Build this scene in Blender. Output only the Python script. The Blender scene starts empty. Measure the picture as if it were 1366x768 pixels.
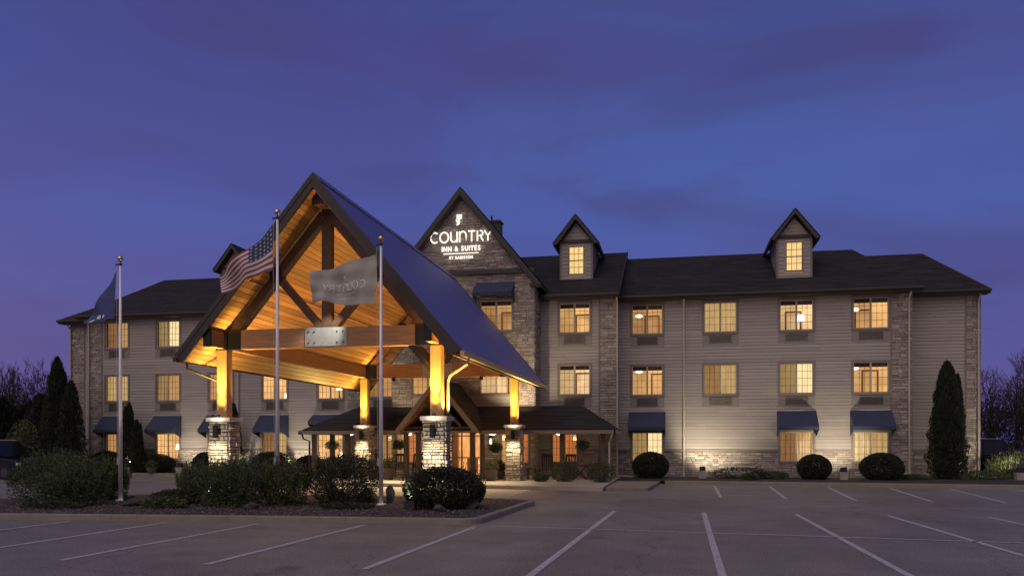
import bpy, math, random
import numpy as np
from mathutils import Vector, Matrix
R = math.radians
rnd = random.Random(7)
S = bpy.context.scene
C = S.collection

# ---------------------------------------------------------------- camera
cam = bpy.data.objects.new('camera', bpy.data.cameras.new('camera'))
C.objects.link(cam)
cam.location = (0, 0, 1.87)
cam.rotation_euler = (R(90), 0, R(11.41))
cam.data.sensor_width = 36
cam.data.lens = 29.0
cam.data.shift_y = 0.1508
cam.data.clip_end = 3000
S.camera = cam
S.view_settings.view_transform = 'Standard'
S.view_settings.look = 'None'
S.view_settings.exposure = 0.0
S.view_settings.gamma = 1.0

# ---------------------------------------------------------------- dusk sky
def build_world():
    w = bpy.data.worlds.new("World"); S.world = w; w.use_nodes = True
    nt = w.node_tree; N = nt.nodes; L = nt.links; N.clear()
    out = N.new('ShaderNodeOutputWorld'); bg = N.new('ShaderNodeBackground')
    L.new(bg.outputs[0], out.inputs[0])
    tc = N.new('ShaderNodeTexCoord')
    sky = N.new('ShaderNodeTexSky'); sky.sky_type = 'NISHITA'; sky.sun_disc = False
    sky.sun_elevation = R(1.0); sky.sun_rotation = R(200)
    def noise(scale, rot, loc, det, sc, rough=.55, dist=.4):
        m = N.new('ShaderNodeMapping'); L.new(tc.outputs['Generated'], m.inputs[0])
        m.inputs['Scale'].default_value = scale; m.inputs['Rotation'].default_value = rot
        m.inputs['Location'].default_value = loc
        n = N.new('ShaderNodeTexNoise'); L.new(m.outputs[0], n.inputs['Vector'])
        n.inputs['Scale'].default_value = sc; n.inputs['Detail'].default_value = det
        n.inputs['Roughness'].default_value = rough; n.inputs['Distortion'].default_value = dist
        return n.outputs['Fac']
    def ramp(fac, stops):
        r = N.new('ShaderNodeValToRGB'); L.new(fac, r.inputs[0]); e = r.color_ramp.elements
        e[0].position, e[0].color = stops[0][0], (*stops[0][1], 1)
        e[1].position, e[1].color = stops[-1][0], (*stops[-1][1], 1)
        for p, c in stops[1:-1]:
            k = e.new(p); k.color = (*c, 1)
        return r.outputs[0]
    def mix(f, a, b, kind='MIX'):
        m = N.new('ShaderNodeMix'); m.data_type = 'RGBA'; m.blend_type = kind
        if hasattr(f, 'links') or not isinstance(f, float): L.new(f, m.inputs[0])
        else: m.inputs[0].default_value = f
        for i, v in ((6, a), (7, b)):
            if isinstance(v, tuple): m.inputs[i].default_value = (*v, 1)
            else: L.new(v, m.inputs[i])
        return m.outputs[2]
    sep = N.new('ShaderNodeSeparateXYZ'); L.new(tc.outputs['Generated'], sep.inputs[0])
    grad = ramp(sep.outputs['Z'], [(0.0, (.110, .080, .27)), (.10, (.074, .076, .285)), (.25, (.055, .082, .315)),
                                   (.42, (.043, .060, .235)), (.60, (.028, .038, .150))])
    c1 = noise((1.0, 1.2, 2.4), (R(14), R(-16), 0), (2.2, .9, 1.4), 4, 1.5, .45, .6)
    c2 = noise((1.0, 1.0, 2.2), (R(-8), R(22), 0), (.3, 4.1, 2.0), 5, 2.2, .5, .7)
    f1 = ramp(c1, [(.38, (0, 0, 0)), (.62, (1, 1, 1))])
    f2 = ramp(c2, [(.45, (0, 0, 0)), (.75, (1, 1, 1))])
    purple = mix(.42, grad, (.070, .056, .215))
    s1 = mix(f1, grad, purple)
    blue = mix(.5, grad, (.066, .118, .37))
    s2 = mix(f2, s1, blue)
    c3 = noise((1.0, 1.2, 3.4), (0, R(24), 0), (7.7, 1.3, .2), 4, 2.3, .5, .6)
    f3 = ramp(c3, [(.52, (0, 0, 0)), (.70, (.55, .55, .55))])
    s3 = mix(f3, s2, (.050, .038, .145))
    # violet low on the left
    mr = N.new('ShaderNodeMapRange'); mr.inputs[1].default_value = -.35; mr.inputs[2].default_value = -.78; L.new(sep.outputs['X'], mr.inputs[0])
    mz = N.new('ShaderNodeMapRange'); mz.inputs[1].default_value = .38; mz.inputs[2].default_value = .02; L.new(sep.outputs['Z'], mz.inputs[0])
    mm = N.new('ShaderNodeMath'); mm.operation = 'MULTIPLY'; L.new(mr.outputs[0], mm.inputs[0]); L.new(mz.outputs[0], mm.inputs[1])
    s3 = mix(mm.outputs[0], s3, (.118, .084, .27))
    # afterglow low behind the camera
    yy = N.new('ShaderNodeMath'); yy.operation = 'MULTIPLY'; L.new(sep.outputs['Y'], yy.inputs[0]); yy.inputs[1].default_value = -1
    gl = ramp(yy.outputs[0], [(.25, (0, 0, 0)), (1.0, (1, 1, 1))])
    s4 = mix(gl, s3, (.22, .15, .17))
    tint = mix(1.0, sky.outputs[0], (.010, .010, .012), 'MULTIPLY')
    s5 = mix(1.0, s4, tint, 'ADD')
    L.new(s5, bg.inputs[0]); bg.inputs[1].default_value = 1.1
build_world()

sun = bpy.data.objects.new('sun', bpy.data.lights.new('sun', 'SUN')); C.objects.link(sun)
sun.data.energy = 1.0; sun.data.angle = R(75); sun.data.color = (1.0, .865, .73)
sun.rotation_euler = (R(40), 0, R(-20))

# ---------------------------------------------------------------- materials
MATS = {}
def material(name, base, rough=.8, metal=0.0, var=.12, nscale=6.0, bump=0.0, bscale=40.0, island=0.0, stretch=(1, 1, 1), spec=.5, build=None, dark=None, bdist=.01):
    m = bpy.data.materials.new(name); m.use_nodes = True
    nt = m.node_tree; N = nt.nodes; L = nt.links
    b = N['Principled BSDF']
    b.inputs['Roughness'].default_value = rough; b.inputs['Metallic'].default_value = metal
    b.inputs['Specular IOR Level'].default_value = spec
    tc = N.new('ShaderNodeTexCoord'); mp = N.new('ShaderNodeMapping'); mp.inputs['Scale'].default_value = stretch
    L.new(tc.outputs['Object'], mp.inputs[0])
    n = N.new('ShaderNodeTexNoise'); n.inputs['Scale'].default_value = nscale; n.inputs['Detail'].default_value = 5
    L.new(mp.outputs[0], n.inputs['Vector'])
    r = N.new('ShaderNodeMapRange'); r.inputs[1].default_value = .25; r.inputs[2].default_value = .75
    r.inputs[3].default_value = 1 - var; r.inputs[4].default_value = 1 + var
    L.new(n.outputs['Fac'], r.inputs[0])
    val = r.outputs[0]
    if island:
        g = N.new('ShaderNodeNewGeometry'); q = N.new('ShaderNodeMapRange')
        q.inputs[3].default_value = 1 - island; q.inputs[4].default_value = 1 + island
        L.new(g.outputs['Random Per Island'], q.inputs[0])
        k = N.new('ShaderNodeMath'); k.operation = 'MULTIPLY'; L.new(val, k.inputs[0]); L.new(q.outputs[0], k.inputs[1]); val = k.outputs[0]
    v = N.new('ShaderNodeVectorMath'); v.operation = 'SCALE'; v.inputs[0].default_value = base
    L.new(val, v.inputs['Scale'])
    col = v.outputs[0]
    if dark and island:      # some islands take a second colour
        g2 = N.new('ShaderNodeNewGeometry'); mm = N.new('ShaderNodeMath'); mm.operation = 'MULTIPLY'; mm.inputs[1].default_value = 7.31
        L.new(g2.outputs['Random Per Island'], mm.inputs[0]); fr = N.new('ShaderNodeMath'); fr.operation = 'FRACT'; L.new(mm.outputs[0], fr.inputs[0])
        mx = N.new('ShaderNodeMix'); mx.data_type = 'RGBA'; L.new(fr.outputs[0], mx.inputs[0]); L.new(col, mx.inputs[6])
        v2 = N.new('ShaderNodeVectorMath'); v2.operation = 'SCALE'; v2.inputs[0].default_value = dark; L.new(val, v2.inputs['Scale'])
        L.new(v2.outputs[0], mx.inputs[7]); col = mx.outputs[2]
    L.new(col, b.inputs['Base Color'])
    if bump:
        n2 = N.new('ShaderNodeTexNoise'); n2.inputs['Scale'].default_value = bscale; n2.inputs['Detail'].default_value = 6
        L.new(mp.outputs[0], n2.inputs['Vector'])
        bp = N.new('ShaderNodeBump'); bp.inputs['Strength'].default_value = bump; bp.inputs['Distance'].default_value = bdist
        L.new(n2.outputs['Fac'], bp.inputs['Height']); L.new(bp.outputs[0], b.inputs['Normal'])
    if build: build(m, nt, N, L, b, mp, col)
    MATS[name] = m
    return m

def emit(name, col, strength, var=0.0, stretch=(1, 1, 1), nscale=4.0, base=(.5, .45, .4)):
    m = bpy.data.materials.new(name); m.use_nodes = True
    nt = m.node_tree; N = nt.nodes; L = nt.links; b = N['Principled BSDF']
    b.inputs['Base Color'].default_value = (*base, 1); b.inputs['Roughness'].default_value = .8
    b.inputs['Emission Color'].default_value = (*col, 1)
    b.inputs['Emission Strength'].default_value = strength
    if var:
        tc = N.new('ShaderNodeTexCoord'); mp = N.new('ShaderNodeMapping'); mp.inputs['Scale'].default_value = stretch
        L.new(tc.outputs['Object'], mp.inputs[0])
        n = N.new('ShaderNodeTexNoise'); n.inputs['Scale'].default_value = nscale; n.inputs['Detail'].default_value = 3
        L.new(mp.outputs[0], n.inputs['Vector'])
        r = N.new('ShaderNodeMapRange'); r.inputs[1].default_value = .3; r.inputs[2].default_value = .7
        r.inputs[3].default_value = strength * (1 - var); r.inputs[4].default_value = strength * (1 + var)
        L.new(n.outputs['Fac'], r.inputs[0]); L.new(r.outputs[0], b.inputs['Emission Strength'])
    MATS[name] = m
    return m

def asphalt_extra(m, nt, N, L, b, mp, col):
    n = N.new('ShaderNodeTexNoise'); n.inputs['Scale'].default_value = .22; n.inputs['Detail'].default_value = 4; n.inputs['Distortion'].default_value = .8
    L.new(mp.outputs[0], n.inputs['Vector'])
    r = N.new('ShaderNodeMapRange'); r.inputs[1].default_value = .3; r.inputs[2].default_value = .7; r.inputs[3].default_value = .78; r.inputs[4].default_value = 1.16
    L.new(n.outputs['Fac'], r.inputs[0])
    n3 = N.new('ShaderNodeTexNoise'); n3.inputs['Scale'].default_value = 28; n3.inputs['Detail'].default_value = 2
    L.new(mp.outputs[0], n3.inputs['Vector'])
    r3 = N.new('ShaderNodeMapRange'); r3.inputs[1].default_value = .3; r3.inputs[2].default_value = .7; r3.inputs[3].default_value = .55; r3.inputs[4].default_value = 1.45
    L.new(n3.outputs['Fac'], r3.inputs[0])
    k = N.new('ShaderNodeMath'); k.operation = 'MULTIPLY'; L.new(r.outputs[0], k.inputs[0]); L.new(r3.outputs[0], k.inputs[1])
    vo = N.new('ShaderNodeTexVoronoi'); vo.feature = 'DISTANCE_TO_EDGE'; vo.inputs['Scale'].default_value = .16
    wr = N.new('ShaderNodeTexNoise'); wr.inputs['Scale'].default_value = 1.2; wr.inputs['Detail'].default_value = 4; L.new(mp.outputs[0], wr.inputs['Vector'])
    ad = N.new('ShaderNodeVectorMath'); ad.operation = 'ADD'; L.new(mp.outputs[0], ad.inputs[0]); L.new(wr.outputs['Color'], ad.inputs[1]); L.new(ad.outputs[0], vo.inputs['Vector'])
    cr = N.new('ShaderNodeMapRange'); cr.inputs[1].default_value = 0; cr.inputs[2].default_value = .0045; cr.inputs[3].default_value = .62; cr.inputs[4].default_value = 1
    L.new(vo.outputs['Distance'], cr.inputs[0])
    k2 = N.new('ShaderNodeMath'); k2.operation = 'MULTIPLY'; L.new(k.outputs[0], k2.inputs[0]); L.new(cr.outputs[0], k2.inputs[1])
    st_ = N.new('ShaderNodeTexNoise'); st_.inputs['Scale'].default_value = .75; st_.inputs['Detail'].default_value = 3; L.new(mp.outputs[0], st_.inputs['Vector'])
    sr = N.new('ShaderNodeMapRange'); sr.inputs[1].default_value = .62; sr.inputs[2].default_value = .74; sr.inputs[3].default_value = 1; sr.inputs[4].default_value = .62
    L.new(st_.outputs['Fac'], sr.inputs[0]); k3 = N.new('ShaderNodeMath'); k3.operation = 'MULTIPLY'; L.new(k2.outputs[0], k3.inputs[0]); L.new(sr.outputs[0], k3.inputs[1]); k2 = k3
    v = N.new('ShaderNodeVectorMath'); v.operation = 'SCALE'; L.new(col, v.inputs[0]); L.new(k2.outputs[0], v.inputs['Scale'])
    L.new(v.outputs[0], b.inputs['Base Color'])

def metal_roof_extra(m, nt, N, L, b, mp, col):
    pass

material('asphalt', (.212, .191, .163), .62, var=.14, nscale=1.1, bump=.5, bscale=70, build=asphalt_extra, bdist=.012, spec=.35)
material('grass_far', (.035, .05, .02), .95, var=.3, nscale=.5, bump=.5, bscale=8)
material('concrete', (.40, .36, .30), .85, var=.12, nscale=2.5, bump=.3, bscale=30)
material('concrete_kerb', (.24, .21, .165), .9, var=.16, nscale=3.0, bump=.4, bscale=40)
material('line_paint', (.46, .435, .43), .7, var=.42, nscale=12, bump=.2, bscale=50)
material('mulch_bed', (.045, .033, .027), .95, var=.4, nscale=14, bump=1.0, bscale=25, bdist=.03)
material('mulch_chip', (.075, .055, .05), .9, var=.2, nscale=20, island=.6, dark=(.15, .13, .13))
material('siding', (.375, .34, .308), .75, var=.07, nscale=.8, island=.07, bump=.15, bscale=20, stretch=(.3, 1, 3))
material('stone', (.41, .365, .32), .9, var=.14, nscale=9, island=.28, dark=(.30, .25, .22), bump=.7, bscale=24, bdist=.02)
material('pier_stone', (.50, .44, .35), .9, var=.16, nscale=9, island=.25, dark=(.34, .27, .20), bump=.9, bscale=20, bdist=.03)  # lighter copy of stone, lamplit cream put into the colour
material('mortar', (.11, .095, .08), .95, var=.1)
material('stone_cap', (.50, .47, .42), .85, var=.07, nscale=6, bump=.3)
material('shingle', (.024, .021, .021), .9, var=.15, nscale=2.0, island=.32, bump=.4, bscale=50)
material('bronze_trim', (.042, .034, .030), .55, var=.06)
material('taupe_trim', (.21, .18, .155), .6, var=.06)
material('brace_timber', (.028, .020, .015), .7, var=.2)
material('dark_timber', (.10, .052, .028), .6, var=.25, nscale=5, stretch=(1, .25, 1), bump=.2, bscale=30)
material('timber', (.42, .22, .10), .55, var=.22, nscale=5, stretch=(.35, .35, 3), bump=.2, bscale=25)
material('post_timber', (.55, .34, .14), .55, var=.14, nscale=6, stretch=(3, 3, .3), bump=.15, bscale=30)
material('soffit_board', (.58, .33, .12), .5, var=.24, nscale=4, island=.32, stretch=(1.5, .15, 1.5), dark=(.46, .22, .08))
material('roof_metal', (.15, .155, .37), .55, metal=.25, var=.09, nscale=.5, bump=.05, bscale=2)  # blue violet base colour paints in the sky's reflection
material('black_steel', (.02, .02, .022), .5, metal=.4, var=.1)
material('galvanised', (.42, .43, .42), .5, metal=.35, var=.12, nscale=8)
material('pole_metal', (.90, .88, .86), .4, metal=.25, var=.04)
material('gold_ball', (.85, .62, .25), .22, metal=1.0, var=.02)
material('awning_cloth', (.034, .044, .092), .85, var=.10, nscale=3, bump=.2, bscale=60)
material('window_frame', (.42, .35, .28), .5, var=.04)
material('muntin', (.17, .11, .07), .5, var=.04)
material('grille', (.25, .222, .20), .55, var=.06)
material('grille_slat', (.185, .165, .15), .55, var=.06)
material('porch_timber', (.105, .072, .052), .7, var=.16, nscale=4, stretch=(2, 2, .3))
material('foliage_yew', (.10, .135, .05), .75, var=.25, nscale=3, island=.5, dark=(.045, .070, .028))
material('foliage_yew_light', (.13, .15, .045), .75, var=.25, nscale=3, island=.45, dark=(.04, .06, .02))
material('foliage_box', (.036, .046, .022), .7, var=.2, nscale=3, island=.45, dark=(.020, .026, .014))
material('foliage_cedar', (.032, .042, .020), .85, var=.25, nscale=2, island=.4, dark=(.018, .025, .014))
material('foliage_wood', (.022, .028, .018), .9, var=.25, nscale=1, island=.4, dark=(.014, .016, .012))
material('foliage_rust', (.052, .060, .026), .8, var=.25, nscale=3, island=.45, dark=(.035, .045, .018))
material('bark', (.055, .042, .036), .95, var=.2, nscale=6)
material('twig', (.075, .052, .055), .95, var=.2, nscale=3)
material('rock', (.075, .066, .06), .9, var=.2, nscale=5, bump=.7, bscale=8, bdist=.05)
material('copper_pipe', (.50, .38, .27), .4, metal=.6, var=.1)
material('pipe_paint', (.50, .44, .39), .5, var=.05)
material('dark_wood_chair', (.045, .03, .024), .5, var=.15)
material('clay_pot', (.11, .085, .07), .8, var=.15)
material('flag_navy', (.07, .08, .23), .85, var=.15, nscale=4)
material('flag_grey', (.40, .38, .33), .85, var=.10, nscale=3)
material('flag_white', (.80, .79, .77), .85, var=.05)
material('car_black', (.012, .012, .014), .25, metal=.3, var=.02)
material('car_silver', (.36, .38, .46), .3, metal=.5, var=.02)
material('car_glass', (.01, .01, .012), .1, var=.0)
material('tyre', (.012, .012, .012), .85, var=.1)
material('rim', (.12, .12, .13), .35, metal=.8, var=.05)
material('rope', (.55, .53, .5), .8, var=.05)
material('navy_pillow', (.2, .05, .04), .8, var=.05)
emit('sign_letter', (1.0, .93, .80), 1.25)
emit('lamp_glow', (1.0, .80, .48), 5.0)
emit('lamp_glow_white', (1.0, .88, .66), 3.2)
emit('head_lamp', (.9, .9, .8), .05)
# rooms, furniture and curtains emit, standing in for lamplight that falls on them
emit('curtain_gold', (.72, .47, .17), .54, .28, (9, 1, .5), 1.6)
emit('curtain_amber', (.72, .39, .12), .50, .28, (8, 1, .5), 1.6)
emit('curtain_cream', (.85, .66, .34), 1.0, .20, (9, 1, .4), 1.5)
emit('curtain_brown', (.42, .20, .07), .7, .30, (6, 1, .8), 1.6)
emit('curtain_red', (.62, .17, .04), .62, .30, (7, 1, .6), 1.6)
emit('room_wall_dim', (.55, .28, .10), .5, .4, (.7, .7, .7), 1.6)
emit('room_wall_pale', (.85, .58, .30), .72, .3, (.7, .7, .7), 1.6)
emit('room_wall', (.78, .43, .16), .70, .38, (.7, .7, .7), 1.6)
emit('room_ceiling', (.95, .62, .26), .95, .2, (.7, .7, .7), 1.6)
emit('room_furniture', (.22, .09, .03), .35, .3, (2, 2, 2), 2, base=(.1, .05, .03))
emit('picture_print', (.35, .2, .1), .6, .7, (3, 3, 3), 4)
emit('lobby_wall', (.72, .32, .10), .8, .45, (1.2, 1, .9), 2.0)

def glass(name, tint, fac_min=.06):
    m = bpy.data.materials.new(name); m.use_nodes = True
    N = m.node_tree.nodes; L = m.node_tree.links; N.clear()
    o = N.new('ShaderNodeOutputMaterial'); mx = N.new('ShaderNodeMixShader')
    t = N.new('ShaderNodeBsdfTransparent'); t.inputs[0].default_value = (*tint, 1)
    g = N.new('ShaderNodeBsdfGlossy'); g.inputs['Roughness'].default_value = .03
    fr = N.new('ShaderNodeFresnel'); fr.inputs[0].default_value = 1.5
    L.new(fr.outputs[0], mx.inputs[0]); L.new(t.outputs[0], mx.inputs[1]); L.new(g.outputs[0], mx.inputs[2]); L.new(mx.outputs[0], o.inputs[0])
    MATS[name] = m
glass('window_glass', (.97, .97, .95))
def screenmat():
    m = bpy.data.materials.new('insect_screen'); m.use_nodes = True
    N = m.node_tree.nodes; L = m.node_tree.links; N.clear()
    o = N.new('ShaderNodeOutputMaterial'); mx = N.new('ShaderNodeMixShader'); mx.inputs[0].default_value = .36
    t = N.new('ShaderNodeBsdfTransparent'); d = N.new('ShaderNodeBsdfDiffuse'); d.inputs[0].default_value = (.03, .025, .02, 1)
    L.new(t.outputs[0], mx.inputs[1]); L.new(d.outputs[0], mx.inputs[2]); L.new(mx.outputs[0], o.inputs[0])
    MATS['insect_screen'] = m
screenmat()
def usflag():
    m = bpy.data.materials.new('flag_stripes'); m.use_nodes = True
    nt = m.node_tree; N = nt.nodes; L = nt.links; b = N['Principled BSDF']; b.inputs['Roughness'].default_value = .85
    uv = N.new('ShaderNodeUVMap'); sp = N.new('ShaderNodeSeparateXYZ'); L.new(uv.outputs[0], sp.inputs[0])
    def M(op, a, c=None):
        n = N.new('ShaderNodeMath'); n.operation = op
        for i, v in enumerate((a, c)):
            if v is None: continue
            if isinstance(v, (int, float)): n.inputs[i].default_value = v
            else: L.new(v, n.inputs[i])
        return n.outputs[0]
    u, v = sp.outputs[0], sp.outputs[1]
    st = M('GREATER_THAN', M('FRACT', M('MULTIPLY', v, 6.5)), .5)
    mx = N.new('ShaderNodeMix'); mx.data_type = 'RGBA'; L.new(st, mx.inputs[0])
    mx.inputs[6].default_value = (.26, .07, .07, 1); mx.inputs[7].default_value = (.62, .58, .58, 1)
    can = M('MULTIPLY', M('LESS_THAN', u, .4), M('LESS_THAN', v, .538))
    fu = M('SUBTRACT', M('FRACT', M('MULTIPLY', u, 15)), .5); fv = M('SUBTRACT', M('FRACT', M('MULTIPLY', v, 9.3)), .5)
    star = M('LESS_THAN', M('ADD', M('MULTIPLY', fu, fu), M('MULTIPLY', fv, fv)), .045)
    mc = N.new('ShaderNodeMix'); mc.data_type = 'RGBA'; L.new(star, mc.inputs[0])
    mc.inputs[6].default_value = (.05, .055, .13, 1); mc.inputs[7].default_value = (.5, .5, .5, 1)
    m2 = N.new('ShaderNodeMix'); m2.data_type = 'RGBA'; L.new(can, m2.inputs[0]); L.new(mx.outputs[2], m2.inputs[6]); L.new(mc.outputs[2], m2.inputs[7])
    L.new(m2.outputs[2], b.inputs['Base Color'])
    MATS['flag_stripes'] = m
usflag()

# ---------------------------------------------------------------- object helpers
def tag(o, label=None, cat=None, group=None, kind=None):
    if label: o['label'] = label
    if cat: o['category'] = cat
    if group: o['group'] = group
    if kind: o['kind'] = kind
    return o
def empty(name, loc=(0, 0, 0), label=None, cat=None, group=None):
    o = bpy.data.objects.new(name, None); C.objects.link(o); o.location = loc; o.empty_display_size = .3
    return tag(o, label, cat, group)
def wloc(o):
    v = Vector((0, 0, 0))
    while o: v += o.location; o = o.parent
    return v
class MB:
    def __init__(s): s.v = []; s.f = []
    def add(s, vs, fs):
        b = len(s.v); s.v += [tuple(p) for p in vs]; s.f += [tuple(b + i for i in f) for f in fs]
    def box(s, x0, x1, y0, y1, z0, z1):
        if x0 > x1: x0, x1 = x1, x0
        if y0 > y1: y0, y1 = y1, y0
        if z0 > z1: z0, z1 = z1, z0
        s.add([(x0, y0, z0), (x1, y0, z0), (x1, y1, z0), (x0, y1, z0), (x0, y0, z1), (x1, y0, z1), (x1, y1, z1), (x0, y1, z1)],
              [(0, 3, 2, 1), (4, 5, 6, 7), (0, 1, 5, 4), (1, 2, 6, 5), (2, 3, 7, 6), (3, 0, 4, 7)])
    def quad(s, a, b, c, d): s.add([a, b, c, d], [(0, 1, 2, 3)])
    def poly(s, pts): s.add(pts, [tuple(range(len(pts)))])
    def slab(s, pts, off):          # planar polygon thickened by vector off
        n = len(pts); off = Vector(off); p = [Vector(q) for q in pts]
        s.add(p + [q + off for q in p], [tuple(range(n))[::-1], tuple(range(n, 2 * n))] + [(i, (i + 1) % n, n + (i + 1) % n, n + i) for i in range(n)])
    def beam(s, a, b, w, h, up=(0, 0, 1)):   # rectangular bar from a to b, w sideways, h along up
        a = Vector(a); b = Vector(b); d = (b - a).normalized(); sd = d.cross(Vector(up)).normalized(); u = sd.cross(d).normalized()
        ps = []
        for q in (a, b):
            for (i, j) in ((-1, -1), (1, -1), (1, 1), (-1, 1)): ps.append(q + sd * (i * w / 2) + u * (j * h / 2))
        s.add(ps, [(3, 2, 1, 0), (4, 5, 6, 7), (0, 1, 5, 4), (1, 2, 6, 5), (2, 3, 7, 6), (3, 0, 4, 7)])
    def tube(s, path, r, n=8, r2=None, cap=True):
        P = [Vector(p) for p in path]; m = len(P); rings = []
        ref = None
        for i, p in enumerate(P):
            d = (P[min(i + 1, m - 1)] - P[max(i - 1, 0)]).normalized()
            if ref is None:
                ref = Vector((0, 0, 1)) if abs(d.z) < .9 else Vector((1, 0, 0))
            a = d.cross(ref).normalized(); b2 = d.cross(a).normalized(); ref = b2.cross(d).normalized() if False else ref
            rr = r if r2 is None else r + (r2 - r) * i / (m - 1)
            rings.append([p + (a * math.cos(2 * math.pi * k / n) + b2 * math.sin(2 * math.pi * k / n)) * rr for k in range(n)])
        vs = [q for g in rings for q in g]; fs = []
        for i in range(m - 1):
            for k in range(n):
                fs.append((i * n + k, i * n + (k + 1) % n, (i + 1) * n + (k + 1) % n, (i + 1) * n + k))
        if cap: fs += [tuple(range(n))[::-1], tuple((m - 1) * n + k for k in range(n))]
        s.add(vs, fs)
    def lathe(s, c, prof, n=16):
        c = Vector(c); vs = []; fs = []
        for (r, z) in prof:
            vs += [c + Vector((r * math.cos(2 * math.pi * k / n), r * math.sin(2 * math.pi * k / n), z)) for k in range(n)]
        for i in range(len(prof) - 1):
            for k in range(n): fs.append((i * n + k, i * n + (k + 1) % n, (i + 1) * n + (k + 1) % n, (i + 1) * n + k))
        fs += [tuple(range(n))[::-1], tuple((len(prof) - 1) * n + k for k in range(n))]
        s.add(vs, fs)
    def build(s, name, mat, parent=None, smooth=False, **kw):
        me = bpy.data.meshes.new(name)
        o = wloc(parent)
        if parent is not None and (o.x or o.y or o.z): vs = [(p[0] - o.x, p[1] - o.y, p[2] - o.z) for p in s.v]
        else: vs = s.v
        me.from_pydata(vs, [], s.f); me.materials.append(MATS[mat])
        if smooth: me.polygons.foreach_set('use_smooth', [True] * len(me.polygons))
        ob = bpy.data.objects.new(name, me); C.objects.link(ob)
        if parent is not None: ob.parent = parent
        tag(ob, **kw)
        return ob
def bevel(o, w=.01, seg=2):
    m = o.modifiers.new('bevel', 'BEVEL'); m.width = w; m.segments = seg; m.limit_method = 'ANGLE'; return o
def copy_tree(o, parent=None):
    c = o.copy(); C.objects.link(c); c.parent = parent
    for ch in [q for q in list(bpy.data.objects) if q.parent == o]: copy_tree(ch, c)
    return c
def struct(name, mb, mat): return mb.build(name, mat, None, kind='structure')
def child_light(name, kind, parent, loc, energy, col, target=None, size=R(60), blend=.6, rad=.05):
    l = bpy.data.lights.new(name, kind); l.energy = energy; l.color = col; l.shadow_soft_size = rad
    if kind == 'SPOT': l.spot_size = size; l.spot_blend = blend
    o = bpy.data.objects.new(name, l); C.objects.link(o); o.parent = parent
    o.location = Vector(loc) - wloc(parent)
    if target is not None:
        o.rotation_euler = (Vector(target) - Vector(loc)).to_track_quat('-Z', 'Y').to_euler()
    return o

# oriented wall frame: u along the wall, d outward, z up
class Fr:
    def __init__(s, x, y, ux=1, uy=0): s.o = (x, y); s.u = (ux, uy); s.n = (uy, -ux)
    def p(s, u, d, z): return (s.o[0] + s.u[0] * u + s.n[0] * d, s.o[1] + s.u[1] * u + s.n[1] * d, z)
def fbox(mb, F, u0, u1, d0, d1, z0, z1):
    P = [F.p(*q) for q in ((u0, d0, z0), (u1, d0, z0), (u1, d1, z0), (u0, d1, z0), (u0, d0, z1), (u1, d0, z1), (u1, d1, z1), (u0, d1, z1))]
    mb.add(P, [(0, 1, 2, 3), (7, 6, 5, 4), (4, 5, 1, 0), (5, 6, 2, 1), (6, 7, 3, 2), (7, 4, 0, 3)])
def spans(u0, u1, ops, za, zb):
    seg = [(u0, u1)]
    for (a, b, c, d) in ops:
        if c < zb - 1e-4 and d > za + 1e-4:
            new = []
            for (s, e) in seg:
                if b <= s or a >= e: new.append((s, e)); continue
                if a > s: new.append((s, a))
                if b < e: new.append((b, e))
            seg = new
    return seg
def siding(mb, F, u0, u1, z0, z1, ops=(), clip=None, h=.17, d=.024):
    z = z0
    while z < z1 - 1e-4:
        zt = min(z + h, z1)
        cuts = sorted(set([z, zt] + [q for o in ops for q in (o[2], o[3]) if z < q < zt]))
        for a, b in zip(cuts[:-1], cuts[1:]):
            da = d * (1 - (a - z) / h); db = d * (1 - (b - z) / h)
            if clip is not None:
                (l0, h0), (l1, h1) = clip(a, a), clip(b, b)
                if h0 - l0 > .02: mb.add([F.p(l0, da, a), F.p(h0, da, a), F.p(h1, db, b), F.p(l1, db, b)], [(0, 1, 2, 3)])
                continue
            rj = random.Random(int(z * 997) + int(u0 * 31)); jo = u0 - rj.uniform(0, 3.6); joints = [jo + 3.66 * k for k in range(int((u1 - jo) / 3.66) + 1)]
            pcs = []
            for (s, e) in spans(u0, u1, ops, a, b):
                pt = [s] + [j for j in joints if s + .05 < j < e - .05] + [e]
                pcs += [(p0 + (.002 if p0 != s else 0), p1) for p0, p1 in zip(pt[:-1], pt[1:])]
            for (s, e) in pcs:
                g = .009 if a == z and b - a > .05 else 0  # gap where the dark backing shows as a shadow line
                vs = [F.p(s, da, a + g), F.p(e, da, a + g), F.p(e, db, b), F.p(s, db, b)]
                fs = [(0, 1, 2, 3)]
                if a == z: vs += [F.p(s, 0, a + g), F.p(e, 0, a + g)]; fs.append((4, 5, 1, 0))
                mb.add(vs, fs)
        z = zt
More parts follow.
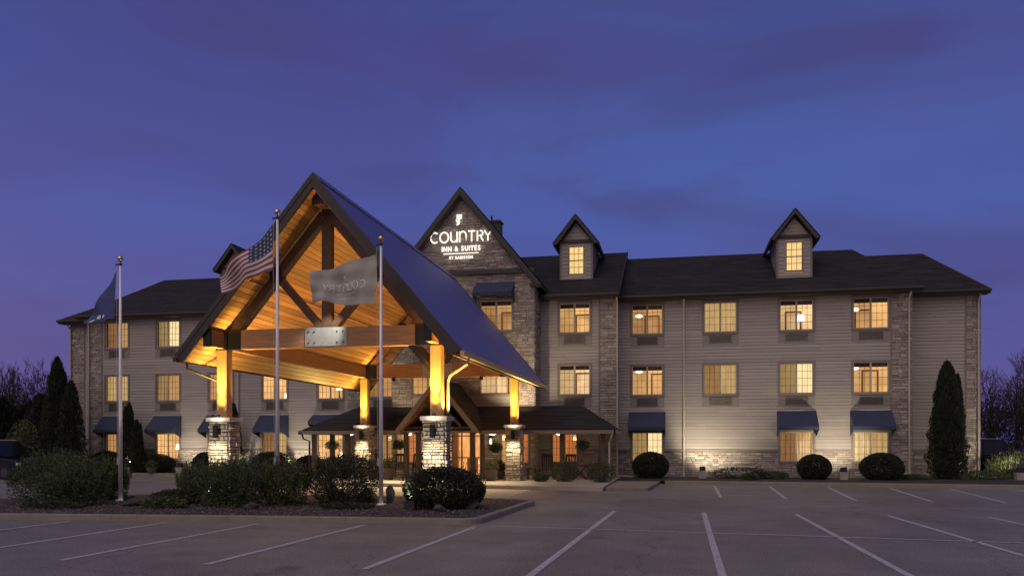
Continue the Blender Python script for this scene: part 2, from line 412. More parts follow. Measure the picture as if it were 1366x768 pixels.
def stonework(mb, F, u0, u1, z0, z1, ops=(), clip=None, rg=None, dmax=.05, hs=(.07, .15), ls=(.18, .5), gap=.007):
    rg = rg or rnd; z = z0
    while z < z1 - .02:
        h = rg.uniform(*hs); zt = min(z + h, z1)
        if z1 - zt < .04: zt = z1
        lo, hi = (u0, u1) if clip is None else clip(z, zt)
        for (s, e) in spans(lo, hi, ops, z, zt):
            u = s
            while u < e - .01:
                w = rg.uniform(*ls); ue = min(u + w, e)
                if e - ue < .08: ue = e
                dd = rg.uniform(.008, dmax); j = gap * rg.uniform(.5, 1.3)
                a, b, c, f = u + j, ue - j, z + j, zt - j
                k = min(.012, (b - a) / 4, (f - c) / 4)
                vs = [F.p(a, 0, c), F.p(b, 0, c), F.p(b, 0, f), F.p(a, 0, f),
                      F.p(a + k * rg.random(), dd, c + k * rg.random()), F.p(b - k * rg.random(), dd * rg.uniform(.7, 1.1), c + k * rg.random()),
                      F.p(b - k * rg.random(), dd, f - k * rg.random()), F.p(a + k * rg.random(), dd * rg.uniform(.7, 1.1), f - k * rg.random())]
                mb.add(vs, [(4, 5, 6, 7), (0, 1, 5, 4), (1, 2, 6, 5), (2, 3, 7, 6), (3, 0, 4, 7)])
                u = ue
        z = zt
def backing(mb, F, u0, u1, z0, z1, ops=(), d=0.0, clip=None):
    zs = sorted(set([z0, z1] + [min(max(q, z0), z1) for o in ops for q in (o[2], o[3])]))
    for a, b in zip(zs[:-1], zs[1:]):
        for (s, e) in spans(u0, u1, ops, a, b): mb.quad(F.p(s, d, a), F.p(e, d, a), F.p(e, d, b), F.p(s, d, b))

# ---------------------------------------------------------------- ground
g = MB(); g.quad((-900, -60, -.004), (900, -60, -.004), (900, 1500, -.004), (-900, 1500, -.004)); struct('ground', g, 'grass_far')
g = MB(); g.poly([(-75, -25, 0), (60, -25, 0), (60, 37.2, 0), (13.6, 37.2, 0), (-1.5, 38.2, 0), (-1.5, 40.0, 0), (-19.5, 41.9, 0), (-34, 41.9, 0), (-44, 46, 0), (-75, 46, 0)])
struct('parking_lot', g, 'asphalt')
# concrete drive under the canopy
g = MB()
for i in range(4):
    for j in range(4): g.box(-16.2 + i * 2.62, -16.2 + i * 2.62 + 2.60, 25.75 + j * 1.95, 25.75 + j * 1.95 + 1.93, -.05, .004)
struct('drive', g, 'concrete')

def kerb_path(pts, name, mat='concrete_kerb', w=.16, h=.14, closed=False):
    mb = MB(); P = [Vector((*p, 0)) for p in pts]; n = len(P)
    rng = range(n if closed else n - 1)
    nor = []
    for i in range(n):
        a = P[(i - 1) % n] if (closed or i > 0) else P[i]; b = P[(i + 1) % n] if (closed or i < n - 1) else P[i]
        d = (b - a).normalized(); nor.append(Vector((-d.y, d.x, 0)))
    for i in rng:
        a, b = P[i], P[(i + 1) % n]; na, nb = nor[i], nor[(i + 1) % n]
        L_ = (b - a).length; k = max(1, int(L_ / 2.6))
        for q in range(k):
            t0 = q / k + (.004 / max(L_, .1)); t1 = (q + 1) / k - (.004 / max(L_, .1))
            if k == 1 and L_ < 1: t0, t1 = 0, 1
            A = a.lerp(b, t0); B = a.lerp(b, t1); nA = na.lerp(nb, t0); nB = na.lerp(nb, t1)
            up = Vector((0, 0, 1))
            c = .025
            A0, B0 = A, B
            vs = [A0, B0, B0 + up * (h - c) + nB * .01, A0 + up * (h - c) + nA * .01, A0 + up * h + nA * (.01 + c), B0 + up * h + nB * (.01 + c),
                  B0 + up * h + nB * w, A0 + up * h + nA * w, A0 + nA * w, B0 + nB * w]
            mb.add(vs, [(0, 1, 2, 3), (3, 2, 5, 4), (4, 5, 6, 7), (7, 6, 9, 8), (0, 3, 4, 7, 8), (1, 9, 6, 5, 2)])
    return struct(name, mb, mat)
def arc(cx, cy, r, a0, a1, n=6): return [(cx + r * math.cos(R(a0 + (a1 - a0) * i / n)), cy + r * math.sin(R(a0 + (a1 - a0) * i / n))) for i in range(n + 1)]
isl = [(-30, 16.4), (-16.3, 17.25), (-10.5, 17.85), (-7.6, 18.05), (-5.4, 18.2)] + arc(-5.0, 18.75, .55, -80, -8, 5) + [(-4.35, 21.0), (-4.25, 23.6)] + arc(-5.3, 24.2, 1.1, -10, 90, 6) + [(-8, 25.55), (-14, 25.6), (-17.5, 25.0), (-19.0, 23.3), (-22, 21.8), (-30, 21.0)]
kerb_path(isl, 'island_kerb', closed=True)
g = MB()
cc = Vector((-13, 21.5, 0))
inner = []
for i, p in enumerate(isl):
    a = Vector((*isl[i - 1], 0)); b = Vector((*isl[(i + 1) % len(isl)], 0)); d = (b - a).normalized()
    inner.append(Vector((p[0] - d.y * .1, p[1] + d.x * .1, .11)))
g.poly(inner); struct('island_ground', g, 'mulch_bed')
def in_poly(x, y, poly):
    c = False; n = len(poly)
    for i in range(n):
        x1, y1 = poly[i]; x2, y2 = poly[i - 1]
        if (y1 > y) != (y2 > y) and x < (x2 - x1) * (y - y1) / (y2 - y1) + x1: c = not c
    return c
# mulch and gravel chips
mb = MB(); rg = random.Random(3)
small = [(cc.x + (p[0] - cc.x) * .985, cc.y + (p[1] - cc.y) * .93) for p in isl]
cnt = 0
while cnt < 9000:
    x = rg.uniform(-21, -4.2); y = 17.4 + 8.2 * rg.random() ** 1.7
    if not in_poly(x, y, small): continue
    cnt += 1
    s = rg.uniform(.012, .04); a = rg.uniform(0, 6.28); z = .11 + rg.uniform(0, .03)
    ca, sa = math.cos(a), math.sin(a); ax, ay = ca * s, sa * s; bx, by = -sa * s * .6, ca * s * .6; hh = s * rg.uniform(.4, 1.0)
    mb.add([(x - ax, y - ay, z), (x + bx, y + by, z), (x + ax, y + ay, z), (x - bx, y - by, z), (x + ax * .2, y + ay * .2, z + hh)], [(0, 1, 4), (1, 2, 4), (2, 3, 4), (3, 0, 4)])
mb.build('bark_mulch', 'mulch_chip', None, kind='stuff')

# planting bed and kerb along the right wing, walk in front of the porch, bed on the left
bedR = [(13.6, 36.75), (6, 37.35), (-.6, 37.9)]
kerb_path([(-.6, 37.8), (6, 37.3), (13.6, 36.7), (40, 34.8)], 'building_kerb', w=.45, h=.15)
g = MB(); g.poly([(-2.9, 38.2, .13), (-.6, 38.1, .13), (6, 37.6, .13), (13.6, 37.05, .13), (40, 35.2, .13), (40, 60, .13), (-2.9, 60, .13)]); struct('planting_bed_ground', g, 'mulch_bed')
kerb_path([(-46, 44.2), (-36, 42.6), (-31, 41.9), (-19.2, 41.6)], 'left_kerb', w=.3, h=.14)
g = MB(); g.poly([(-46, 44.4, .12), (-36, 42.8, .12), (-31, 42.1, .12), (-18.3, 41.8, .12), (-18.3, 60, .12), (-46, 60, .12)]); struct('left_bed_ground', g, 'mulch_bed')
walk = MB()
for i in range(8):
    x0 = -18.6 + i * 1.97
    f0 = 34.2 - .30 * i; f1 = 34.2 - .30 * (i + 1)
    walk.slab([(x0, f0, 0), (x0 + 1.955, f1, 0), (x0 + 1.955, 35.9, 0), (x0, 35.9, 0)], (0, 0, .15))
    walk.slab([(x0, 35.915, 0), (x0 + 1.955, 35.915, 0), (x0 + 1.955, 42.3, 0), (x0, 42.3, 0)], (0, 0, .15))
struct('walk', walk, 'concrete')
g = MB(); g.slab([(-2.35, 28.7, 0), (-.95, 28.8, 0), (-.75, 37.8, 0), (-2.7, 37.8, 0)], (0, 0, .03))
# ramp pad
g = MB(); g.slab([(-2.75, 31.9, 0), (-1.15, 31.9, 0), (-.8, 37.7, 0), (-2.75, 37.7, 0)], (0, 0, .135)); struct('ramp', g, 'concrete_kerb')

# painted lines
def line(mb, a, b, w=.12, z=.008):
    a = Vector((*a, z)); b = Vector((*b, z)); d = (b - a).normalized(); n = Vector((-d.y, d.x, 0)) * w / 2
    k = max(1, int((b - a).length / .6))
    for i in range(k):
        p, q = a.lerp(b, i / k), a.lerp(b, (i + 1) / k); j = rnd.uniform(-.003, .003)
        mb.quad(p - n, q - n * (1 + j), q + n, p + n)
g = MB()
for x, y0, y1 in ((-14.28, 11.6, 17.1), (-11.85, 11.6, 17.3), (-9.6, 11.4, 17.5), (-7.1, 11.45, 17.66), (-4.55, 11.5, 17.85)): line(g, (x, y0), (x + .12, y1))
for x0, y0, x1, y1 in ((-2.05, 11.2, -1.71, 22.6), (.6, 11.2, .66, 22.6), (3.2, 11.2, 3.0, 22.6), (5.75, 11.2, 5.25, 22.6), (8.2, 11.2, 7.6, 22.6), (-16.8, 11.6, -16.7, 16.9)): line(g, (x0, y0), (x1, y1))
line(g, (-4.2, 18.06), (12, 16.3), .105)
for x0, y0, x1, y1 in ((1.52, 36.7, 1.41, 29.0), (3.79, 36.5, 3.5, 28.7), (6.11, 36.3, 5.6, 28.2), (8.47, 36.2, 7.85, 28.1), (10.72, 36.0, 9.95, 28.0), (13.1, 35.8, 12.2, 28.0), (15.4, 35.6, 14.4, 28)): line(g, (x0, y0), (x1, y1))
for i in range(5): line(g, (1.5, 30.0 + i * 1.45), (3.62, 30.9 + i * 1.4), .10)
for i in range(5): line(g, (-29.5 + i * 2.6, 35.0), (-27.3 + i * 2.6, 40.6), .1)
struct('painted_lines', g, 'line_paint')

# ---------------------------------------------------------------- the hotel
hotel = empty('hotel_building', (-11, 43, 0), 'long three storey hotel with taupe lap siding, stone piers, dark shingled roof and dormers', 'hotel')
Z1, Z2, Z3 = (.92, 2.40), (4.33, 5.85), (7.50, 9.02)
EZ = 9.43
def curtain_mesh(mb, x0, x1, z0, z1, y, amp=.03, wl=.17, n=None):
    n = n or max(8, int((x1 - x0) / .03)); vs = []; fs = []
    ph = rnd.uniform(0, 6)
    for i in range(n + 1):
        x = x0 + (x1 - x0) * i / n; yy = y + amp * math.sin(2 * math.pi * x / wl + ph + .8 * math.sin(x * 3.1))
        vs += [(x, yy, z0), (x, yy, z1)]
    for i in range(n): fs.append((2 * i, 2 * i + 2, 2 * i + 3, 2 * i + 1))
    mb.add(vs, fs)
rr_room = random.Random(4)
def window(x0, x1, z0, z1, Y, left, right, screen=True, lamp=None, parent=hotel, rows=4, dark_band=False, room=None, sill=True, trim=True):
    """left / right: a curtain material or None for an open pane onto the room"""
    xm = (x0 + x1) / 2; f = MB(); t = .10
    if trim:
        f.box(x0 - t, x0, Y - .045, Y + .05, z0 - t, z1 + t); f.box(x1, x1 + t, Y - .045, Y + .05, z0 - t, z1 + t)
        f.box(x0, x1, Y - .045, Y + .05, z1, z1 + t); f.box(x0, x1, Y - .07, Y + .05, z0 - t, z0)
    w = f.build('window', 'taupe_trim', parent)
    s = MB(); e = .045
    for a, b in ((x0, xm), (xm, x1)):
        s.box(a, a + e, Y + .0, Y + .06, z0, z1); s.box(b - e, b, Y + .0, Y + .06, z0, z1)
        s.box(a + e, b - e, Y + .0, Y + .06, z0, z0 + e); s.box(a + e, b - e, Y + .0, Y + .06, z1 - e, z1)
    s.build('sash', 'window_frame', w)
    m = MB()
    for a, b in ((x0 + e, xm - e), (xm + e, x1 - e)):
        for k in (1, 2): xx = a + (b - a) * k / 3; m.box(xx - .009, xx + .009, Y + .015, Y + .03, z0 + e, z1 - e)
        for k in range(1, rows): zz = z0 + e + (z1 - z0 - 2 * e) * k / rows; m.box(a, b, Y + .012, Y + .033, zz - .009, zz + .009)
    m.build('muntin_grid', 'muntin', w)
    gl = MB(); gl.quad((x0 + e, Y + .04, z0 + e), (x1 - e, Y + .04, z0 + e), (x1 - e, Y + .04, z1 - e), (x0 + e, Y + .04, z1 - e))
    gl.build('pane', 'window_glass', w)
    if screen:
        q = MB(); q.quad((x0 + e, Y + .008, z0 + e), (xm - e, Y + .008, z0 + e), (xm - e, Y + .008, z1 - e), (x0 + e, Y + .008, z1 - e)); q.build('insect_screen', 'insect_screen', w)
    for a, b, cm in ((x0, xm, left), (xm, x1, right)):
        if cm:
            c = MB(); curtain_mesh(c, a, b, z0 - .05, z1 + .04, Y + .19); c.build('curtain', cm, w)
    if dark_band:
        v = MB(); v.box(x0 - .02, x1 + .02, Y + .075, Y + .15, z1 - .24, z1 + .05); v.build('dark_band', 'bronze_trim', w)  # plain dark band across the inside top of the window
    if left is None or right is None:
        r = MB(); D = 2.6; a, b, c, d = x0 - .55, x1 + .55, z0 - .75, z1 + .18
        ca, cb = a, b
        r.quad((ca, Y + D, c), (cb, Y + D, c), (cb, Y + D, d), (ca, Y + D, d))
        r.quad((ca, Y + .08, c), (ca, Y + D, c), (ca, Y + D, d), (ca, Y + .08, d)); r.quad((cb, Y + D, c), (cb, Y + .08, c), (cb, Y + .08, d), (cb, Y + D, d))
        r.quad((ca, Y + .08, c), (cb, Y + .08, c), (cb, Y + D, c), (ca, Y + D, c))
        r.build('room', room or rr_room.choice(['room_wall', 'room_wall_dim', 'room_wall_pale', 'room_wall']), w)
        r = MB(); r.quad((ca, Y + .08, d), (ca, Y + D, d), (cb, Y + D, d), (cb, Y + .08, d)); r.build('room_ceiling', 'room_ceiling', w)
        fu = MB()
        rr = rnd.random()
        dx = x0 + (.55 if rr < .5 else .9)
        fu.box(dx, dx + .07, Y + 2.4, Y + 2.55, c, c + 2.0); fu.box(dx + .75, dx + .82, Y + 2.4, Y + 2.55, c, c + 2.0); fu.box(dx, dx + .82, Y + 2.4, Y + 2.55, c + 2.0, c + 2.07)
        fu.box(x1 - .15, x1 + .5, Y + 1.2, Y + 2.3, c, c + .85)
        fu.build('furniture', 'room_furniture', w)
        if lamp == 'dome':
            lm = MB(); lm.lathe((x0 + .32, Y + 1.1, z1 - .44 - (0 if z1 > 8 else -.2)), [(.02, .12), (.10, .10), (.19, .04), (.20, 0), (.08, -.05), (.01, -.06)], 14); lm.build('ceiling_lamp', 'lamp_glow_white', w)
        if lamp == 'table':
            lm = MB(); lm.lathe((xm + .30, Y + .6, z0 + .55), [(.19, 0), (.14, .30)], 14); lm.build('table_lamp', 'lamp_glow_white', w)
            lm = MB(); lm.lathe((xm + .30, Y + .6, z0 + .05), [(.09, 0), (.04, .1), (.02, .5)], 10); lm.build('lamp_base', 'dark_timber', w)
        if lamp == 'picture':
            lm = MB(); lm.box(x0 + .2, x0 + .75, Y + 2.5, Y + 2.55, z0 + .5, z0 + 1.2); lm.build('picture', 'picture_print', w)
            lm = MB(); lm.lathe((xm + .42, Y + .7, z0 + .12), [(.17, 0), (.13, .26)], 14); lm.build('table_lamp', 'lamp_glow_white', w)
    return w
def ptac(x0, x1, z1, Y):
    f = MB(); z0 = z1 - .52
    f.box(x0 - .08, x1 + .08, Y - .03, Y + .02, z0, z1)
    o = f.build('air_unit_panel', 'grille', hotel)
    q = MB(); a, b = x0 + .28, x1 - .28
    for i in range(9): zz = z0 + .07 + i * .044; q.add([(a, Y - .034, zz), (b, Y - .034, zz), (b, Y - .06, zz + .03), (a, Y - .06, zz + .03)], [(0, 1, 2, 3)])
    q.box(a - .03, a, Y - .065, Y - .03, z0 + .04, z1 - .06); q.box(b, b + .03, Y - .065, Y - .03, z0 + .04, z1 - .06)
    q.box(a - .03, b + .03, Y - .065, Y - .03, z1 - .06, z1 - .03)
    q.build('air_grille', 'grille_slat', o)
def awning(x0, x1, ztop, zbot, Y, out=.95, parent=hotel):
    m = MB(); h = .03
    tl, tr = (x0, Y - .04, ztop), (x1, Y - .04, ztop); bl, br = (x0, Y - out, zbot + .16), (x1, Y - out, zbot + .16)
    n = 6
    for i in range(n):      # slightly sagging cloth between ribs
        for j in range(4):
            def P(u, v):
                x = x0 + (x1 - x0) * u; s = .018 * math.sin(math.pi * v) * (1 - .5 * abs(math.cos(math.pi * u * 3)))
                return (x, Y - .04 - (out - .04) * v, ztop + (zbot + .16 - ztop) * v - s)
            m.quad(P(i / n, (j + 1) / 4), P((i + 1) / n, (j + 1) / 4), P((i + 1) / n, j / 4), P(i / n, j / 4))
    o = m.build('awning', 'awning_cloth', parent)
    v = MB()
    v.slab([(x0, Y - out - .004, zbot + .16), (x1, Y - out - .004, zbot + .16), (x1, Y - out - .004, zbot), (x0, Y - out - .004, zbot)], (0, .008, 0))
    for x in (x0, x1): v.slab([(x, Y - .04, ztop), (x, Y - out, zbot + .16), (x, Y - out, zbot), (x, Y - .04, zbot - .32)], (.008, 0, 0))
    v.build('dark_band', 'awning_cloth', o)  # cloth valance along the awning edge
    b = MB()
    for x in (x0 + .03, x1 - .03): b.tube([(x, Y - .05, zbot - .02), (x, Y - out + .02, zbot + .02)], .014, 6)
    b.build('bracket', 'black_steel', o)

# window table
RWX = [(-2.38, -.80), (1.28, 2.90), (5.00, 6.60), (8.48, 10.12)]; YR = 43.4
LWX = [(-33.6, -32.1), (-30.2, -28.7), (-26.8, -25.3), (-23.4, -21.9), (-20.0, -18.5)]; YL = 43.6
MX = [(-6.03, -4.44), (-16.4, -14.85)]; YM = 42.2
TX = [(-9.82, -8.18), (-13.42, -11.78)]; YT = 40.6
G_, A_, W_, B_ = 'curtain_gold', 'curtain_amber', 'curtain_cream', 'curtain_brown'
opsR = []; opsL = []; opsM = []; opsT = []
spec = {(0, 2): (None, None, 'dome'), (1, 2): (G_, G_, None), (2, 2): (None, None, 'table'), (3, 2): (None, None, 'dome'),
        (0, 1): (None, None, 'dome'), (1, 1): (A_, G_, None), (2, 1): (G_, W_, None), (3, 1): (None, None, 'dome'),
        (0, 0): (G_, W_, None), (2, 0): (B_, A_, None), (3, 0): (G_, G_, None)}
for (i, fl), (a, b, l) in spec.items():
    x0, x1 = RWX[i]; z0, z1 = (Z1, Z2, Z3)[fl]
    window(x0, x1, z0, z1, YR, a, b, lamp=l, dark_band=(a is None), screen=(a is None or b != a)); opsR.append((x0, x1, z0, z1))
    if fl: ptac(x0, x1, z0 - .12, YR)
    else: awning(x0 - .15, x1 + .13, 3.46, 2.50, YR)
specL = {(0, 2): (B_, A_, None), (1, 2): (G_, W_, None), (2, 2): (None, None, 'dome'), (3, 2): (G_, G_, None), (4, 2): (A_, A_, None),
         (0, 1): (G_, G_, None), (1, 1): (G_, A_, None), (2, 1): (A_, A_, None), (3, 1): (None, None, 'picture'), (4, 1): (None, None, 'table'),
         (0, 0): (A_, A_, None), (1, 0): (None, None, 'table'), (2, 0): (G_, G_, None), (3, 0): (B_, G_, None), (4, 0): (None, None, 'picture')}
for (i, fl), (a, b, l) in specL.items():
    x0, x1 = LWX[i]; z0, z1 = (Z1, Z2, Z3)[fl]
    window(x0, x1, z0, z1, YL, a, b, lamp=l, screen=(a != b)); opsL.append((x0, x1, z0, z1))
    if fl: ptac(x0, x1, z0 - .12, YL)
    elif i < 4: awning(x0 - .15, x1 + .13, 3.44, 2.46, YL)
awning(-20.3, -18.1, 3.44, 2.9, YL, out=.7)
for i, (x0, x1) in enumerate(MX):
    for fl in (1, 2):
        z0, z1 = (Z1, Z2, Z3)[fl]
        window(x0, x1, z0, z1, YM, None, None, lamp=None, dark_band=True); opsM.append((x0, x1, z0, z1)); ptac(x0, x1, z0 - .12, YM)
window(-6.4, -5.1, .85, 2.32, YM, 'curtain_red', 'curtain_red', screen=False); opsM.append((-6.4, -5.1, .85, 2.32))
window(-15.75, -15.0, .85, 2.32, YM, A_, A_, screen=False, parent=hotel); opsM.append((-15.75, -15.0, .85, 2.32))
for i, (x0, x1) in enumerate(TX):
    for fl in (1, 2):
        z0, z1 = (Z1, Z2, Z3)[fl]
        window(x0, x1, z0, z1, YT, None, None, lamp=('picture' if i else 'dome') if fl == 1 else None, dark_band=(fl == 2)); opsT.append((x0, x1, z0, z1))
    awning(x0 - .22, x1 + .12, 9.95, 9.15, YT, out=.85)
for (x0, x1) in ((-8.75, -7.35), (-14.3, -12.95)):
    window(x0, x1, .85, 2.32, YT, A_, 'curtain_red', screen=False); opsT.append((x0, x1, .85, 2.32))
# entrance doors in the tower
opsT.append((-12.0, -9.6, .15, 2.52))
dr = MB()
for x in (-12.0, -11.28, -10.83, -10.38, -9.66): dr.box(x, x + .06, YT - .02, YT + .06, .15, 2.52)
dr.box(-11.94, -9.66, YT - .02, YT + .06, 2.46, 2.52); dr.box(-11.94, -9.66, YT - .018, YT + .058, 2.18, 2.24); dr.box(-11.94, -9.66, YT - .018, YT + .058, .15, .27); dr.box(-11.94, -9.66, YT - .018, YT + .058, 1.08, 1.14)
door = dr.build('entrance_door', 'taupe_trim', hotel)
q = MB(); q.quad((-11.94, YT + .03, .2), (-9.66, YT + .03, .2), (-9.66, YT + .03, 2.5), (-11.94, YT + .03, 2.5)); q.build('pane', 'window_glass', door)
q = MB(); q.box(-10.9, -10.87, YT - .07, YT - .04, .9, 1.5); q.box(-10.76, -10.73, YT - .07, YT - .04, .9, 1.5); q.build('handle', 'galvanised', door)
q = MB(); a, b, c, d = -12.6, -9.0, .15, 2.9
q.quad((a, YT + 5, c), (b, YT + 5, c), (b, YT + 5, d), (a, YT + 5, d)); q.quad((a, YT + .1, c), (a, YT + 5, c), (a, YT + 5, d), (a, YT + .1, d)); q.quad((b, YT + 5, c), (b, YT + .1, c), (b, YT + .1, d), (b, YT + 5, d))
q.quad((a, YT + .1, c), (b, YT + .1, c), (b, YT + 5, c), (a, YT + 5, c)); q.quad((a, YT + .1, d), (a, YT + 5, d), (b, YT + 5, d), (b, YT + .1, d)); q.build('lobby', 'lobby_wall', door)
q = MB(); q.box(-11.9, -11.6, YT + 2, YT + 2.4, .15, 2.4); q.box(-10.5, -9.6, YT + 3, YT + 3.6, .15, 1.2); q.box(-11.4, -10.9, YT + 3.4, YT + 3.9, .15, 1.0); q.build('lobby_furniture', 'room_furniture', door)
q = MB(); q.lathe((-10.2, YT + 2.4, 2.45), [(.03, .4), (.04, .2), (.3, .1), (.32, 0), (.1, -.06)], 14); q.build('pendant_lamp', 'lamp_glow_white', door)

# walls
FR, FL, FM, FT = Fr(0, YR), Fr(0, YL), Fr(0, YM), Fr(0, YT)
FE, FLE = Fr(0, 44.8), Fr(0, 45.0)
XR0, XR1 = -3.1, 11.2
w = MB()
PL = 1.42     # plinth top
siding(w, FR, XR0, 10.25, PL + .1, EZ, opsR); siding(w, FE, 11.2, 14.05, PL + .1, EZ)
siding(w, FL, -33.9, -17.55, PL + .1, EZ, opsL); siding(w, FLE, -36.2, -34.85, PL + .1, EZ)
siding(w, FM, -7.0, -3.95, PL + .1, EZ, opsM); siding(w, FM, -16.75, -14.5, PL + .1, EZ, opsM)
siding(w, FT, -13.4, -8.25, 3.0, 4.28, opsT)
w.build('wall_siding', 'siding', hotel)
w = MB()
for F_, a_, b_, o_ in ((FR, XR0, 10.25, opsR), (FE, 11.2, 14.05, ()), (FL, -33.9, -17.55, opsL), (FLE, -36.2, -34.85, ()), (FM, -7.0, -3.95, opsM), (FM, -16.75, -14.5, opsM)): backing(w, F_, a_, b_, PL, EZ, o_, -.006)
backing(w, FT, -13.4, -8.25, 3.0, 4.28, opsT, -.006)
w.build('siding_shadow_backing', 'bronze_trim', hotel)  # dark sheet seen through the board gaps, paints in their shadow lines
w = MB()
siding(w, Fr(XR0, YM, 0, 1), 0, 1.2, PL + .1, EZ); siding(w, Fr(14.72, 44.8, 0, 1), 0, 12, PL + .1, EZ); siding(w, Fr(XR1, YR, 0, 1), 0, 1.4, PL + .1, EZ)
siding(w, Fr(-37.2, 57, 0, -1), 0, 12, 0, EZ); siding(w, Fr(-34.85, 45, 0, -1), 0, 1.4, 0, EZ); siding(w, Fr(-17.55, YL, 0, -1), 0, 1.4, 0, EZ)
backing(w, Fr(14.72, 57, -1, 0), 0, 52, 0, EZ)
w.build('side_wall', 'siding', hotel)
st = MB(); bk = MB(); rs = random.Random(11)
def stone_area(F, a, b, c, d, ops=(), clip=None, **k):
    stonework(st, F, a, b, c, d, ops, clip, rs, **k)
    if clip is None: backing(bk, F, a, b, c, d, ops, .004)
stone_area(FR, XR0 + .02, 10.25, 0, PL, opsR); stone_area(FE, 11.2, 14.05, 0, PL)
stone_area(FR, 10.25, XR1, 0, EZ); stone_area(FE, 14.05, 14.72, 0, EZ)
stone_area(FL, -33.9, -17.6, 0, PL, opsL); stone_area(FL, -34.85, -33.9, 0, EZ); stone_area(FLE, -36.2, -34.85, 0, PL); stone_area(FLE, -37.2, -36.2, 0, EZ)
stone_area(FM, -7.0, -3.95, 0, PL, opsM); stone_area(FM, -3.95, XR0, 0, EZ); stone_area(FM, -16.75, -14.5, 0, PL, opsM); stone_area(FM, -17.6, -16.75, 0, EZ)
stone_area(Fr(XR0, YM, 0, 1), 0, 1.2, 0, PL)
stone_area(FT, -14.5, -7.05, 0, 3.0, opsT); stone_area(FT, -14.5, -13.4, 3.0, 10.2, opsT); stone_area(FT, -8.25, -7.05, 3.0, 10.2, opsT); stone_area(FT, -13.4, -8.25, 4.28, 10.2, opsT)
stone_area(Fr(-7.05, YT, 0, 1), 0, 1.6, 0, 9.6); stone_area(Fr(-14.5, YM, 0, -1), 0, 1.6, 0, 9.6)
TA = -10.78; TZ = 14.53; TE = 10.2; TH = 3.73
def gclip(a, b):
    h = max(0, (TZ - b) / (TZ - TE)) * TH; return TA - h, TA + h
stonework(st, FT, 0, 0, TE, TZ - .1, (), gclip, rs)
bk.poly([(TA - TH, YT - .004, TE), (TA + TH, YT - .004, TE), (TA, YT - .004, TZ)])
bk.quad((-7.05, YT, 9.4), (-7.05, 47, 9.4), (-7.05, 47, 10.3), (-7.05, YT, 10.3)); bk.quad((-14.5, 47, 9.4), (-14.5, YT, 9.4), (-14.5, YT, 10.3), (-14.5, 47, 10.3))
st.build('stone_wall', 'stone', hotel); bk.build('mortar_backing', 'mortar', hotel)
tr = MB()
for F, a, b in ((FR, XR0, 10.25), (FE, 11.22, 14.05), (FL, -33.9, -17.6), (FLE, -36.2, -34.87), (FM, -7.0, -3.95), (FM, -16.75, -14.5)):
    ops = {id(FR): opsR, id(FL): opsL, id(FM): opsM}.get(id(F), [])
    for (s, e) in spans(a, b, [(o[0] - .1, o[1] + .1, o[2], o[3]) for o in ops], PL, PL + .1): tr = MB(); fbox(tr, F, s, e, 0, .085, PL, PL + .1); tr.build('wall_trim', 'taupe_trim', hotel)
for F, a in ((FR, 10.2), (FE, 14.0), (FL, -33.9), (FLE, -36.2), (FM, -4.0), (FM, -16.75)): tr = MB(); fbox(tr, F, a, a + .07, 0, .05, PL + .1, EZ - .02); tr.build('wall_trim', 'taupe_trim', hotel)
tr = MB(); fbox(tr, FT, -13.4, -8.25, .05, .11, 6.12, 6.32)
tr.build('wall_trim', 'taupe_trim', hotel)
tr = MB(); fbox(tr, FT, -14.5, -7.05, .055, .16, 10.35, 10.58); tr.build('gable_band', 'bronze_trim', hotel)

# roofs made of overlapping shingle courses
def shingle_plane(mb, bl, br, tr_, tl, rows, tab=.33, lift=.018, rg=rnd):
    bl, br, tr_, tl = map(Vector, (bl, br, tr_, tl)); n = (br - bl).cross(tl - bl)
    if n.length < 1e-6: n = (br - bl).cross(tr_ - bl)
    n.normalize()
    if n.z < 0: n = -n
    for i in range(rows):
        t0, t1 = i / rows, (i + 1) / rows
        a, b = bl.lerp(tl, t0), br.lerp(tr_, t0); c, d = br.lerp(tr_, t1), bl.lerp(tl, t1)
        L_ = (b - a).length
        if L_ < .05: continue
        k = max(1, int(L_ / (tab * 3)))
        off = rg.random() / max(k, 1)
        cuts = [0] + [min(1, (j + off) / k) for j in range(k)] + [1]
        cuts = sorted(set(cuts))
        for u0, u1 in zip(cuts[:-1], cuts[1:]):
            if u1 - u0 < 1e-3: continue
            lf = n * (lift * rg.uniform(.7, 1.2))
            p, q = a.lerp(b, u0), a.lerp(b, u1); r_, s_ = d.lerp(c, u1), d.lerp(c, u0)
            mb.add([p + lf, q + lf, r_ + n * .002, s_ + n * .002, p, q], [(0, 1, 2, 3), (4, 5, 1, 0)])
rf = MB(); rr = random.Random(5)
def hipped(x0, x1, ye, yr, ze, zr, hl=None, hr=None, yb=None):
    """x0..x1 eaves, ridge from x0+hl to x1-hr; None = gable end"""
    yb = yb or (2 * yr - ye); a = x0 + (hl or 0); b = x1 - (hr or 0); rows = max(4, int(math.hypot(yr - ye, zr - ze) / .2))
    shingle_plane(rf, (x0, ye, ze), (x1, ye, ze), (b, yr, zr), (a, yr, zr), rows, rg=rr)
    shingle_plane(rf, (x1, yb, ze), (x0, yb, ze), (a, yr, zr), (b, yr, zr), rows, rg=rr, tab=1)
    if hr: shingle_plane(rf, (x1, ye, ze), (x1, yb, ze), (b, yr, zr), (b, yr, zr), rows, rg=rr)
    if hl: shingle_plane(rf, (x0, yb, ze), (x0, ye, ze), (a, yr, zr), (a, yr, zr), rows, rg=rr)
hipped(-3.3, 11.6, 42.85, 48.5, EZ, 12.55, None, 2.2)
hipped(9.5, 14.98, 44.25, 48.0, EZ, 12.05, None, 2.1)
hipped(-18.0, -2.92, 41.65, 48.5, EZ, 12.95, None, None)
hipped(-35.2, -17.0, 43.05, 48.5, EZ, 12.5, 2.2, None)
